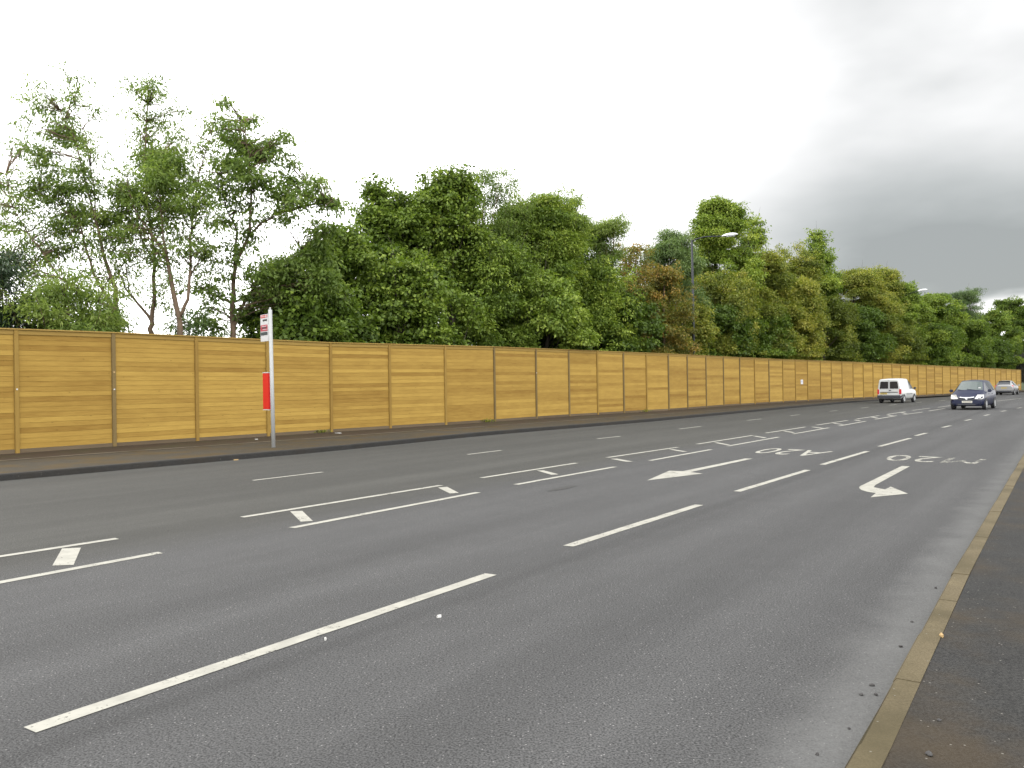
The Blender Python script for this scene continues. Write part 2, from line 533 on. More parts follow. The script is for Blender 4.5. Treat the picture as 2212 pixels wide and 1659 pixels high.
def kerb(name, edge, side, width, m, stone=0.0):
    """a kerb along edge; side +1 when the pavement lies left of the line"""
    top = offset(edge, side * 0.012)
    back = offset(edge, side * width)
    n = 160
    mb = MB()
    if not stone:
        e, a, b = resample(edge, n), resample(top, n), resample(back, n)
        vs = [Vector((p.x, p.y, -0.02)) for p in e] + [Vector((p.x, p.y, PZ - 0.02)) for p in e] + [Vector((p.x, p.y, PZ + 0.003)) for p in a] + [Vector((p.x, p.y, PZ + 0.003)) for p in b] + [Vector((p.x, p.y, -0.02)) for p in b]
        fs = []
        for i in range(n - 1):
            for k in range(4):
                fs.append((k * n + i, k * n + i + 1, (k + 1) * n + i + 1, (k + 1) * n + i))
        mb.add(vs, fs)
    else:
        tot = sum((b - a).length for a, b in zip(edge, edge[1:]))
        k = int(tot / stone)
        e, b = resample(edge, k + 1), resample(back, k + 1)
        rnd = random.Random(3)
        for i in range(k):
            g0 = 0.003
            d = (e[i + 1] - e[i]).normalized() * g0
            lift = rnd.uniform(-0.003, 0.004)
            sh = rnd.uniform(-0.004, 0.004)
            q = (b[i] - e[i]).normalized()
            P = [e[i] + d + q * sh, e[i + 1] - d + q * sh, b[i + 1] - d, b[i] + d]
            lo = [Vector((p.x, p.y, -0.02)) for p in P]
            hi0 = [Vector((p.x, p.y, PZ - 0.016 + lift)) for p in P[:2]]
            hi = [Vector((P[0].x + q.x * .016, P[0].y + q.y * .016, PZ + 0.004 + lift)), Vector((P[1].x + q.x * .016, P[1].y + q.y * .016, PZ + 0.004 + lift)),
                  Vector((P[2].x, P[2].y, PZ + 0.004 + lift)), Vector((P[3].x, P[3].y, PZ + 0.004 + lift))]
            mb.add(lo + hi0 + hi, [(0, 1, 5, 4), (4, 5, 7, 6), (6, 7, 8, 9), (0, 4, 6, 9, 3), (1, 2, 8, 7, 5), (3, 9, 8, 2)])
    o = mb.build(name, m)
    bm = bmesh.new()
    bm.from_mesh(o.data)
    bmesh.ops.recalc_face_normals(bm, faces=bm.faces)
    bm.to_mesh(o.data)
    bm.free()
    return tag(o, kind='structure')


kerb('kerb', left_kerb, 1, 0.21, 'kerb_dark')
kerb('kerb', right_kerb, -1, 0.125, 'kerb_stone', 0.915)
# joints of the near kerb are filled with dirt
strip('kerb', offset(right_kerb, -0.01), offset(right_kerb, -0.125), PZ - 0.005, 'soil', 60)
strip('pavement', offset(left_kerb, 0.21), edge_line, PZ, 'pavement_far')
strip('pavement', edge_line, offset(edge_line, 0.11), PZ + 0.014, 'edging')
strip('verge', offset(edge_line, 0.11), offset(fence_line, 1.2), PZ - 0.004, 'soil')
strip('pavement', offset(right_kerb, -0.125), offset(right_kerb, -9.0), PZ, 'pavement_near')


# ------------------------------------------------------------------ painted markings: parts of the road
def marking(name, polys, m='paint', label=None, z=0.004):
    mb = MB()
    for P in polys:
        c = sum(P, Vector()) / len(P)
        mb.add([Vector((p.x, p.y, z)) for p in P], [tuple(range(len(P)))])
    o = mb.build(name, m, road)
    for f in o.data.polygons:
        if f.normal.z < 0:
            f.flip()
    return tag(o, label)


RND = random.Random(11)


def line(name, p0, p1, w, m='paint'):
    a, b = at(*p0), at(*p1)
    d = (b - a).normalized()
    s = Vector((-d.y, d.x, 0)) * w / 2
    L = (b - a).length
    k = max(2, int(L / 0.25))
    up_, dn = [], []
    for i in range(k + 1):
        q = a.lerp(b, i / k)
        up_.append(q + s * RND.uniform(0.93, 1.05))
        dn.append(q - s * RND.uniform(0.93, 1.05))
    e = d * w * 0.12
    up_[0] -= e * RND.uniform(-1, 1)
    dn[-1] += e * RND.uniform(-1, 1)
    return marking(name, [up_ + dn[::-1]], m)


def quad(name, pts, m='paint'):
    return marking(name, [[at(*p) for p in pts]], m)


for p0, p1 in [((64, 1578), (1060, 1241)), ((1228, 1180), (1510, 1091)), ((1592, 1062), (1745, 1015.5)), ((1776, 1004), (1873.5, 975)), ((1899.6, 964.6), (1966, 946.8)),
               ((1978, 941.4), (2000.6, 935.6)), ((2036, 923.6), (2053, 919.6)), ((2085, 908.7), (2098, 905.8)), ((2126, 898), (2137, 895.6)), ((2162.5, 888.9), (2173, 887.1)), ((2197, 882), (2207, 880.4))]:
    line('lane_dash', p0, p1, 0.122)
for p0, p1 in [((547, 1038), (697, 1020)), ((1010, 982), (1083, 973)), ((1290, 948), (1340, 942.6)), ((1467, 926.9), (1514, 921.2)), ((1614, 908.4), (1644.6, 904.9)), ((1707, 898.3), (1728, 895.8)),
               ((1792, 888.6), (1809, 886.8)), ((1860, 881.7), (1876, 879.8)), ((1921, 875.4), (1937, 873.6)), ((1979.6, 869.6), (1992, 868.4)), ((2028, 866.2), (2042.5, 864.6))]:
    line('lane_dash', p0, p1, 0.095)
for p0, p1 in [((-120, 1221), (254, 1163.6)), ((-110, 1279), (348, 1194)), ((522.5, 1117.7), (952, 1048.8)), ((630, 1140.6), (1033, 1064)), ((1040, 1032.5), (1245.5, 1000.4)), ((1114.5, 1047), (1328.5, 1008.6)),
               ((1311.7, 988.6), (1463.7, 966.3)), ((1403.6, 995.2), (1536, 971.2)), ((1506, 959.6), (1626, 940.6)), ((1572.6, 963.8), (1682, 944.3)), ((1654.5, 935.6), (1740, 922.4)), ((1712.5, 937.7), (1790, 924.2)),
               ((1763.8, 918.4), (1831, 908.3)), ((1812, 920.4), (1870, 910)), ((1850, 905.4), (1899.6, 897.8)), ((1890, 906), (1936.5, 898)), ((1917, 895), (1956, 889.2)), ((1951, 896), (1993, 890.2)),
               ((1971, 886.7), (2009, 881.6)), ((2006.4, 888), (2041, 882.4)), ((2025.5, 880), (2054.5, 876.2)), ((2154, 866.4), (2206, 860.6))]:
    line('hatch_line', p0, p1, 0.115)
for q in [((134, 1185.5), (175, 1183.6), (159, 1221), (113, 1222.6)), ((626.5, 1105), (653, 1104), (676, 1126), (649.5, 1127.4)), ((946, 1053.7), (966, 1052), (991, 1065), (972, 1066.4)),
          ((1159, 1016.5), (1175, 1016.5), (1207, 1025), (1191, 1026)), ((1318.8, 991.5), (1333, 991), (1367.6, 997.3), (1352, 997.7)), ((1445, 971.2), (1455, 970.8), (1485, 975.8), (1474, 976.2)),
          ((1542, 956.3), (1550.6, 956), (1578, 961), (1569, 961.7)), ((1626, 942.2), (1633, 941.8), (1657, 945.6), (1650, 946.4)), ((1691, 931.5), (1697.6, 931), (1718, 934.4), (1712, 935)),
          ((1751, 922.4), (1757.6, 922.2), (1780, 924.9), (1774, 925.7)), ((1797.8, 914.5), (1803, 914), (1824, 917), (1818, 917.4)), ((1842.5, 907.5), (1849, 907.3), (1861, 909), (1855, 909.5)),
          ((1880, 901.1), (1886, 900.8), (1898, 902.8), (1891, 903.3)), ((1914, 896.4), (1920, 896.2), (1932, 898.2), (1926, 898.6)), ((1944, 891.4), (1950, 891.2), (1961, 893), (1955, 893.4))]:
    quad('hatch_bar', q)


def r6(pts):
    return [at(1296 + x * .414, 864 + y * .414) for x, y in pts]


marking('straight_arrow', [r6([(245, 421), (362, 370), (438, 373), (470, 377), (537, 385)]), r6([(432, 372.6), (757, 306), (797, 307), (472, 377.2)])], 'paint', 'white arrow pointing straight ahead along the lane')
marking('turn_arrow', [r6([(1575, 345), (1355, 452), (1352, 460), (1365, 471), (1428, 456), (1438, 444), (1617, 347)]), r6([(1365, 471), (1395, 480), (1440, 487), (1487, 468), (1428, 456)]), r6([(1440, 487), (1412, 509), (1607, 490), (1517, 453), (1487, 468)])], 'paint', 'white arrow bending to one side')


def lettering(text, corners, m, label, faded=0.0):
    """road lettering set on the ground between its four surveyed corners (bl, br, tr, tl of the text)"""
    cu = bpy.data.curves.new('lettering', 'FONT')
    cu.body = text
    cu.space_character = 1.06
    tmp = bpy.data.objects.new('lettering', cu)
    COL.objects.link(tmp)
    dg = bpy.context.evaluated_depsgraph_get()
    me = bpy.data.meshes.new_from_object(tmp.evaluated_get(dg))
    bpy.data.objects.remove(tmp)
    bpy.data.curves.remove(cu)
    xs = [v.co.x for v in me.vertices]
    ys = [v.co.y for v in me.vertices]
    us = []
    bl, br, tr, tl = [at(*c) for c in corners]
    for v in me.vertices:
        u = (v.co.x - min(xs)) / (max(xs) - min(xs))
        us.append(u)
        w = (v.co.y - min(ys)) / (max(ys) - min(ys))
        p = bl.lerp(br, u).lerp(tl.lerp(tr, u), w)
        v.co = Vector((p.x, p.y, 0.004))
    me.materials.clear()
    me.materials.append(MATS[m])
    if faded:
        me.materials.append(MATS['paint_faded'])
        for f in me.polygons:
            f.material_index = int(sum(us[i] for i in f.vertices) / len(f.vertices) < faded)
    o = link(bpy.data.objects.new('lettering', me), road)
    for f in me.polygons:
        if f.normal.z < 0:
            f.flip()
    return tag(o, label)


lettering('A20', [(1802, 975.5), (1665, 968), (1621, 978), (1758, 986.5)], 'paint', 'white road number A20 painted upside down')
lettering('M20', [(2130.8, 992.5), (1927.7, 982.5), (1907, 994.2), (2103.6, 1003.7)], 'paint_worn', 'worn white road number M20 painted upside down', 0.40)
# dark repair patch in the lane
cpt = at(1215, 1055)
marking('tar_patch', [[cpt + LANE * (0.45 * math.cos(a)) + LANE_N * (0.09 * math.sin(a)) for a in [i * math.pi / 7 for i in range(14)]]], 'tar')

# ------------------------------------------------------------------ the timber fence
POSTS = [-420, -190, 36, 246, 425, 578, 715, 842, 962, 1068, 1158, 1229, 1290.6, 1347, 1396.6, 1444, 1484.6, 1525, 1562.6, 1598, 1630, 1661, 1691, 1718, 1744.5, 1772.4, 1796, 1819, 1843, 1865, 1886,
         1907, 1927, 1946, 1965, 1983, 2001, 2019, 2036, 2053, 2069, 2084, 2098.6, 2111.5, 2125, 2137.6, 2150, 2162, 2173.5, 2184.5, 2195, 2205]
GREYPOSTS = {246, 1068, 1158, 1229, 1347, 1444, 1484.6, 1525, 1562.6, 1598, 1661}
fb = [at(x, interp(FENCE_BOT, x), PZ) for x in POSTS]
fh = [z_over(p.x, p.y, interp(FENCE_TOP, x)) for x, p in zip(POSTS, fb)]
fence = empty('timber_fence', fb[0], 0, 'tall new yellow timber fence of horizontal boards along the far pavement', 'fence')
ORG = Vector(fb[0])
rnd = random.Random(5)


def local(o, pos, rz=0.0):
    o.location = Vector(pos) - ORG
    o.rotation_euler = (0, 0, rz)
    return o


for i in range(len(POSTS) - 1):
    a, b = fb[i], fb[i + 1]
    d = b - a
    L = d.length
    rz = math.atan2(d.y, d.x)
    h0, h1 = fh[i] - PZ, fh[i + 1] - PZ
    x0, x1 = 0.056, L - 0.056
    # boards: lapped, each one its own tone; local -Y faces the road
    zb, n = 0.10, 22
    top0, top1 = h0 - 0.16, h1 - 0.16
    mb = MB()
    bay = rnd.uniform(-0.10, 0.12)
    for k in range(n):
        f0, f1 = k / n, (k + 1) / n
        tone = min(1, max(0, 0.42 + bay + rnd.gauss(0, 0.29)))
        cut = [x0, x1]
        if rnd.random() < 0.10:
            cut = [x0, x0 + (x1 - x0) * rnd.choice((0.3, 0.78)), x1]
        for c0, c1 in zip(cut, cut[1:]):
            def zz(x, f):
                tt = (x / L)
                return zb + ((top0 + (top1 - top0) * tt) - zb) * f
            yb, yt = -0.026, -0.019
            V = [(c0, yb, zz(c0, f0)), (c1, yb, zz(c1, f0)), (c1, yt, zz(c1, f1)), (c0, yt, zz(c0, f1)), (c0, 0.005, zz(c0, f0)), (c1, 0.005, zz(c1, f0)), (c1, 0.005, zz(c1, f1)), (c0, 0.005, zz(c0, f1))]
            mb.add(V, [(0, 1, 2, 3), (4, 5, 1, 0), (7, 6, 5, 4), (3, 2, 6, 7), (0, 3, 7, 4), (1, 5, 6, 2)], min(1, max(0, tone + rnd.gauss(0, 0.05))))
    local(mb.build('board_panel', 'board', fence), a, rz)
    # rail under the capping
    mb = MB()
    V = []
    for x, h in ((x0, h0), (x1, h1)):
        V += [(x, -0.045, h - 0.158), (x, -0.045, h - 0.045), (x, 0.03, h - 0.045), (x, 0.03, h - 0.158)]
    mb.add(V, [(0, 4, 5, 1), (1, 5, 6, 2), (2, 6, 7, 3), (3, 7, 4, 0), (0, 1, 2, 3), (7, 6, 5, 4)], rnd.uniform(0.1, 0.5))
    local(mb.build('top_rail', 'wood_trim', fence), a, rz)
    # capping strip
    mb = MB()
    V = []
    for x, h in ((0.002, h0), (L - 0.002, h1)):
        V += [(x, -0.085, h - 0.040), (x, -0.085, h - 0.012), (x, 0.0, h), (x, 0.085, h - 0.012), (x, 0.085, h - 0.040)]
    mb.add(V, [(0, 5, 6, 1), (1, 6, 7, 2), (2, 7, 8, 3), (3, 8, 9, 4), (4, 9, 5, 0), (0, 1, 2, 3, 4), (9, 8, 7, 6, 5)], rnd.uniform(0.1, 0.6))
    local(mb.build('capping', 'wood_trim', fence), a, rz)
    mb = MB()
    gh = 0.095
    mb.box(((x0 + x1) / 2, -0.018, gh / 2 - 0.05), (x1 - x0, 0.05, gh + 0.10), 0, rnd.uniform(0.1, 0.9))
    local(mb.build('gravel_board', 'gravel_board', fence), a, rz)
for i, x in enumerate(POSTS):
    a = fb[i]
    d = (fb[min(i + 1, len(fb) - 1)] - fb[max(i - 1, 0)])
    rz = math.atan2(d.y, d.x)
    mb = MB()
    H = fh[i] - PZ - 0.043
    mb.box((0, -0.008, H / 2 - 0.1), (0.108, 0.125, H + 0.2), 0.006, rnd.uniform(0.2, 0.8))
    grey = x in GREYPOSTS
    po = local(mb.build('post', 'post_grey' if grey else 'post_yellow', fence), a, rz)
    if grey and i < 14:
        tag(po, 'weathered grey brown post')
    for (tx, ty, th) in ((246, 804, .07), (246, 841, .05), (36, 841, .05), (1158, 805.6, .06)):
        if tx == x:
            z = z_over(a.x, a.y, ty) - PZ
            MB().box((0, -0.0735, z), (0.04, 0.004, th * .7), 0.001).build('label_tag', 'litter_tan' if th == .07 else 'sign_white', po)

# small white notice on the fence
nx = 1732.5
ni = max(i for i in range(len(POSTS)) if POSTS[i] < nx)
na, nb = fb[ni], fb[ni + 1]
nd = nb - na
npos = na.lerp(nb, 0.52)
nz = z_over(npos.x, npos.y, 825)
nrz = math.atan2(nd.y, nd.x)
nt = empty('fence_notice', npos + Vector((nd.y, -nd.x, 0)).normalized() * 0.036, nrz, 'small white notice with a blue line of print fixed to the fence boards', 'notice')
MB().box((0, 0, nz - PZ), (0.42, 0.006, 0.36), 0.002).build('board', 'sign_white', nt)
pm = MB()
for k, (lx, w_) in enumerate(((-.08, .10), (.03, .08), (.10, .04))):
    pm.box((lx, -0.0045, nz - PZ + 0.05), (w_, 0.003, 0.07), 0)
pm.box((0, -0.0045, nz - PZ - 0.06), (0.26, 0.003, 0.02), 0)
pm.build('print', 'sign_blue', nt)

# ------------------------------------------------------------------ bus stop
bb = at(591, 966.5, PZ)
bus = empty('bus_stop', bb, 0, 'tall galvanised bus stop pole with flag and red timetable case by the kerb', 'bus stop')
zt = z_over(bb.x, bb.y, 669) - PZ
lean = -0.011 * zt
mb = MB()
mb.tube([(0, 0, -0.1), (lean * .5, 0, zt * .5), (lean, 0, zt - 0.02), (lean, 0, zt)], [0.052, 0.052, 0.052, 0.047], 20)
mb.build('pole', 'galvanised', bus, True)
MB().tube([(lean, 0, zt), (lean, 0, zt + 0.05), (lean, 0, zt + 0.065)], [0.026, 0.022, 0.008], 10).build('finial', 'galvanised', bus, True)


def bz(py):
    return z_over(bb.x, bb.y, py) - PZ


# the flag reaches from the pole towards the fence and to the left, seen aslant
fa = math.radians(131)
fdir = Vector((math.cos(fa), math.sin(fa), 0))
frot = Matrix.Rotation(fa, 3, 'Z')
W0 = 0.48
z1, z0 = bz(677), bz(736)
fx = lean * 0.9
flag = MB().box(Vector((fx, 0, (z0 + z1) / 2)) + fdir * (0.13 + W0 / 2), (W0, 0.016, z1 - z0), 0.003, rot=frot).build('flag', 'sign_white', bus)
fn = Vector((math.sin(fa), -math.cos(fa), 0))         # towards the road
if (fn.dot(-bb)) < 0:
    fn = -fn


def flag_piece(name, u0, u1, pz1, pz0, m, out=0.011, th=0.004):
    zz1, zz0 = bz(pz1), bz(pz0)
    c = Vector((fx, 0, (zz0 + zz1) / 2)) + fdir * (0.13 + W0 * (u0 + u1) / 2) + fn * out
    return MB().box(c, (W0 * (u1 - u0), th, zz1 - zz0), 0, rot=frot).build(name, m, flag)


flag_piece('header_panel', 0.08, 0.95, 678.5, 684.5, 'sign_red')
flag_piece('roundel', 0.16, 0.33, 679.6, 683.6, 'sign_white', 0.0145)
hw = MB()
for (u0, u1) in ((.42, .50), (.53, .60), (.63, .71), (.74, .82), (.85, .90)):
    zz1, zz0 = bz(680), bz(683)
    hw.box(Vector((fx, 0, (zz0 + zz1) / 2)) + fdir * (0.13 + W0 * (u0 + u1) / 2) + fn * 0.0145, (W0 * (u1 - u0), 0.004, (zz1 - zz0) * .6), 0, rot=frot)
hw.build('header_lettering', 'sign_white', flag)
bs = MB()
for (u0, u1, a_, b_) in ((.14, .66, 688, 691.4), (.18, .24, 691.4, 692.3), (.52, .60, 691.4, 692.3)):
    zz1, zz0 = bz(a_), bz(b_)
    bs.box(Vector((fx, 0, (zz0 + zz1) / 2)) + fdir * (0.13 + W0 * (u0 + u1) / 2) + fn * 0.0125, (W0 * (u1 - u0), 0.004, zz1 - zz0), 0, rot=frot)
bs.build('bus_symbol', 'sign_black', flag)
flag_piece('route_panel', 0.08, 0.95, 700, 713.5, 'sign_crimson')
rl = MB()
for (u0, u1, a_, b_) in ((.15, .80, 702.4, 703.6), (.15, .70, 709.6, 710.8)):
    zz1, zz0 = bz(a_), bz(b_)
    rl.box(Vector((fx, 0, (zz0 + zz1) / 2)) + fdir * (0.13 + W0 * (u0 + u1) / 2) + fn * 0.0145, (W0 * (u1 - u0), 0.004, zz1 - zz0), 0, rot=frot)
rl.build('route_lettering', 'sign_white', flag)
flag_piece('route_strip', 0.20, 0.78, 705, 708, 'sign_dark', 0.0145)
flag_piece('name_panel', 0.08, 0.95, 715.5, 722.5, 'sign_dark')
# timetable case, turned the same way
cz1, cz0 = bz(805.5), bz(884.5)
W1 = 0.36
cx_ = lean * 0.5
ca = math.radians(132)
cdir = Vector((math.cos(ca), math.sin(ca), 0))
crot = Matrix.Rotation(ca, 3, 'Z')
cc = Vector((cx_, 0, (cz0 + cz1) / 2)) + cdir * (0.12 + W1 / 2)
case = MB().box(cc, (W1, 0.07, cz1 - cz0), 0.008, rot=crot).build('timetable_case', 'case_red', bus)
MB().box(cc + Vector((0, 0, (cz1 - cz0) / 2 + 0.012)), (W1 + .01, 0.078, 0.024), 0.004, rot=crot).build('case_cap', 'sign_white', case)
MB().box(cc - Vector((0, 0, (cz1 - cz0) / 2 + 0.010)), (W1 + .01, 0.078, 0.020), 0.004, rot=crot).build('case_foot', 'sign_white', case)

# ------------------------------------------------------------------ street lamps behind the fence
def street_lamp(pole_px, Y, top_py, head_px, head_py, label, head_Y=None):
    base = at_y(pole_px, 800, Y)
    base.z = 0.0
    zt_ = z_over(base.x, base.y, top_py)
    o = empty('street_lamp', base, 0, label, 'street lamp', 'street lamps behind the fence')
    ln = -0.003 * zt_
    MB().tube([(0, 0, -0.1), (0, 0, 1.4), (0, 0, 1.5), (ln, 0, zt_)], [0.12, 0.12, 0.088, 0.066], 12).build('column', 'lamp_steel', o, True)
    hp = at_y(head_px, head_py, head_Y or Y - 1.2) - base
    p0 = Vector((ln, 0, zt_ - 0.08))
    d = hp - p0
    arm = [p0, p0 + d * 0.12 + Vector((0, 0, 0.10)), p0 + d * 0.4 + Vector((0, 0, 0.16)), p0 + d * 0.75 + Vector((0, 0, 0.07)), hp]
    MB().tube(arm, [0.045, 0.042, 0.038, 0.035, 0.032], 8).build('arm', 'lamp_steel', o, True)
    # head: flattened shell along the arm
    ax = Vector((d.x, d.y, d.z * 0.25)).normalized()
    sd = Vector((-ax.y, ax.x, 0)).normalized()
    uz = ax.cross(sd)
    st = [(-0.10, .05, .04), (0.0, .10, .08), (0.18, .16, .13), (0.45, .18, .15), (0.70, .155, .12), (0.86, .10, .07), (0.92, .03, .02)]
    vs, fs = [], []
    n = 10
    for (t_, wv, hv) in st:
        for k in range(n):
            an = 2 * math.pi * k / n
            q = hp + ax * t_ + sd * (wv * math.cos(an)) + uz * (hv * math.sin(an) * (1.0 if math.sin(an) > 0 else 0.35))
            vs.append(q)
    for i in range(len(st) - 1):
        for k in range(n):
            fs.append((i * n + k, i * n + (k + 1) % n, (i + 1) * n + (k + 1) % n, (i + 1) * n + k))
    fs += [tuple(range(n))[::-1], tuple(range((len(st) - 1) * n, len(st) * n))]
    MB().add(vs, fs).build('lamp_head', 'lamp_head', o, True)
    c = hp + ax * 0.45 - uz * 0.055
    vs = [c + ax * (0.30 * math.cos(a)) + sd * (0.12 * math.sin(a)) + uz * z_ for z_ in (0.0, -0.03) for a in [k * math.pi / 6 for k in range(12)]]
    MB().add(vs, [tuple(range(12, 24))] + [(k, (k + 1) % 12, 12 + (k + 1) % 12, 12 + k) for k in range(12)]).build('lens', 'lamp_lens', o)
    return o


street_lamp(1500, 53.5, 519, 1563, 510, 'tall dark street lamp column with white lantern standing behind the fence')
street_lamp(1957, 86.0, 640, 1984, 629, 'distant street lamp whose white lantern just shows above the trees')

# ------------------------------------------------------------------ vehicles (local +X forward, +Y left)
def ring(s):
    x, w, zb, zl, zt_, wt = s
    k = min(1.0, max(0.12, (zt_ - zl) / 0.40))
    P = [(0, zb), (w * .82, zb), (w * .965, zb + .11), (w, zb + (zl - zb) * .55), (w * .985, zl - 0.02), (w * .965, zl + .035 * k), (wt + .025 * k, zt_ - .105 * k), (wt * .93, zt_ - .022 * k), (wt * .5, zt_ + .006), (0, zt_ + .012)]
    L = [(x, y, z) for y, z in P]
    R = [(x, -y, z) for y, z in P[-2:0:-1]]
    return L + R           # 18 points round


NR = 18


def body_parts(st, windows, body_mat, glass, root, name='body'):
    """loft the stations; faces named in windows become glass parts of their own"""
    vs = [Vector(p) for s in st for p in ring(s)]
    taken = {}
    for wname, cells in windows:
        for c in cells:
            taken[c] = wname
    fs, tops = [], {}
    for i in range(len(st) - 1):
        for j in range(NR):
            f = (i * NR + j, (i + 1) * NR + j, (i + 1) * NR + (j + 1) % NR, i * NR + (j + 1) % NR)
            (tops.setdefault(taken[(i, j)], []) if (i, j) in taken else fs).append(f)
    fs.append(tuple(range(NR)))
    fs.append(tuple(reversed(range((len(st) - 1) * NR, len(st) * NR))))
    o = MB().add(vs, fs).build(name, body_mat, root)
    me = o.data
    bm = bmesh.new()
    bm.from_mesh(me)
    bmesh.ops.recalc_face_normals(bm, faces=bm.faces)
    bm.to_mesh(me)
    bm.free()
    for p in me.polygons:
        p.use_smooth = len(p.vertices) == 4
    parts = [o]
    for wname, cells in windows:
        ff = tops[wname]
        idx = sorted({i for f in ff for i in f})
        mp = {a: b for b, a in enumerate(idx)}
        w_ = MB().add([vs[i] for i in idx], [tuple(mp[i] for i in f) for f in ff]).build(wname, glass, root)
        bm = bmesh.new()
        bm.from_mesh(w_.data)
        bmesh.ops.recalc_face_normals(bm, faces=bm.faces)
        bm.to_mesh(w_.data)
        bm.free()
        parts.append(w_)
    return o


def wheel(root, x, y, r=0.30, w=0.19):
    s = 1 if y > 0 else -1
    o = MB().tube([(x, y - s * w, r), (x, y - s * w, r), (x, y - s * .02, r), (x, y, r)], [r * .6, r, r, r * .93], 20).build('wheel', 'tyre', root)
    n = 20
    rim = MB().tube([(x, y - s * .02, r), (x, y + s * .006, r)], [r * .66, r * .60], n)
    hub = rim.build('rim', 'alloy', o)
    for k in range(5):
        a = k * 2 * math.pi / 5 + .3
        MB().box((x + math.cos(a) * r * .40, y + s * .008, r + math.sin(a) * r * .40), (.10, .006, .045), 0, rot=Matrix.Rotation(-a, 3, 'Y')).build('rim_slot', 'tyre', o) if False else None
    return o


def arch(root, x, y, r=0.36):
    s = 1 if y > 0 else -1
    pts = [(math.cos(a) * r + x, math.sin(a) * r + .30) for a in [k * math.pi / 12 for k in range(13)]]
    vs = [(px, y, pz) for px, pz in pts] + [(px, y - s * .08, pz) for px, pz in pts]
    n = len(pts)
    return MB().add(vs, [tuple(range(n)), tuple(reversed(range(n, 2 * n)))] + [(k, (k + 1) % n, n + (k + 1) % n, n + k) for k in range(n)]).build('wheel_arch', 'tyre', root)


def running_gear(root, xs, w):
    for x in xs:
        for s in (1, -1):
            arch(root, x, s * (w + .004))
            wheel(root, x, s * (w + .014))
    MB().box(((xs[0] + xs[1]) / 2, 0, .26), (xs[1] - xs[0] - .5, w * 1.5, .10), 0.02).build('underbody', 'plastic_dark', root)


def mirrors(root, x, y, z, m):
    for s in (1, -1):
        MB().box((x, s * (y + .10), z), (.13, .19, .16), .035).build('wing_mirror', m, root)


def plate(root, x, y, z, m, back, w=0.5):
    o = MB().box((x, y, z), (.012, w, .115), .002).build('number_plate', m, root)
    t_ = MB()
    for k in range(7):
        t_.box((x + (-.0075 if back else .0075), y - w * .36 + k * w * .12, z), (.004, w * .065, .062), 0)
    t_.build('plate_marks', 'plate_ink', o)


def prism(name, P, dx, m, root):
    """P: outline points (x, y, z); thickened along x"""
    n = len(P)
    vs = [Vector(p) for p in P] + [Vector(p) + Vector((dx, 0, 0)) for p in P]
    o = MB().add(vs, [tuple(range(n)), tuple(reversed(range(n, 2 * n)))] + [(k, (k + 1) % n, n + (k + 1) % n, n + k) for k in range(n)]).build(name, m, root)
    bm = bmesh.new()
    bm.from_mesh(o.data)
    bmesh.ops.recalc_face_normals(bm, faces=bm.faces)
    bm.to_mesh(o.data)
    bm.free()
    return o


def place(px, py, px2, py2):
    a, b = at(px, py), at(px2, py2)
    return a, b


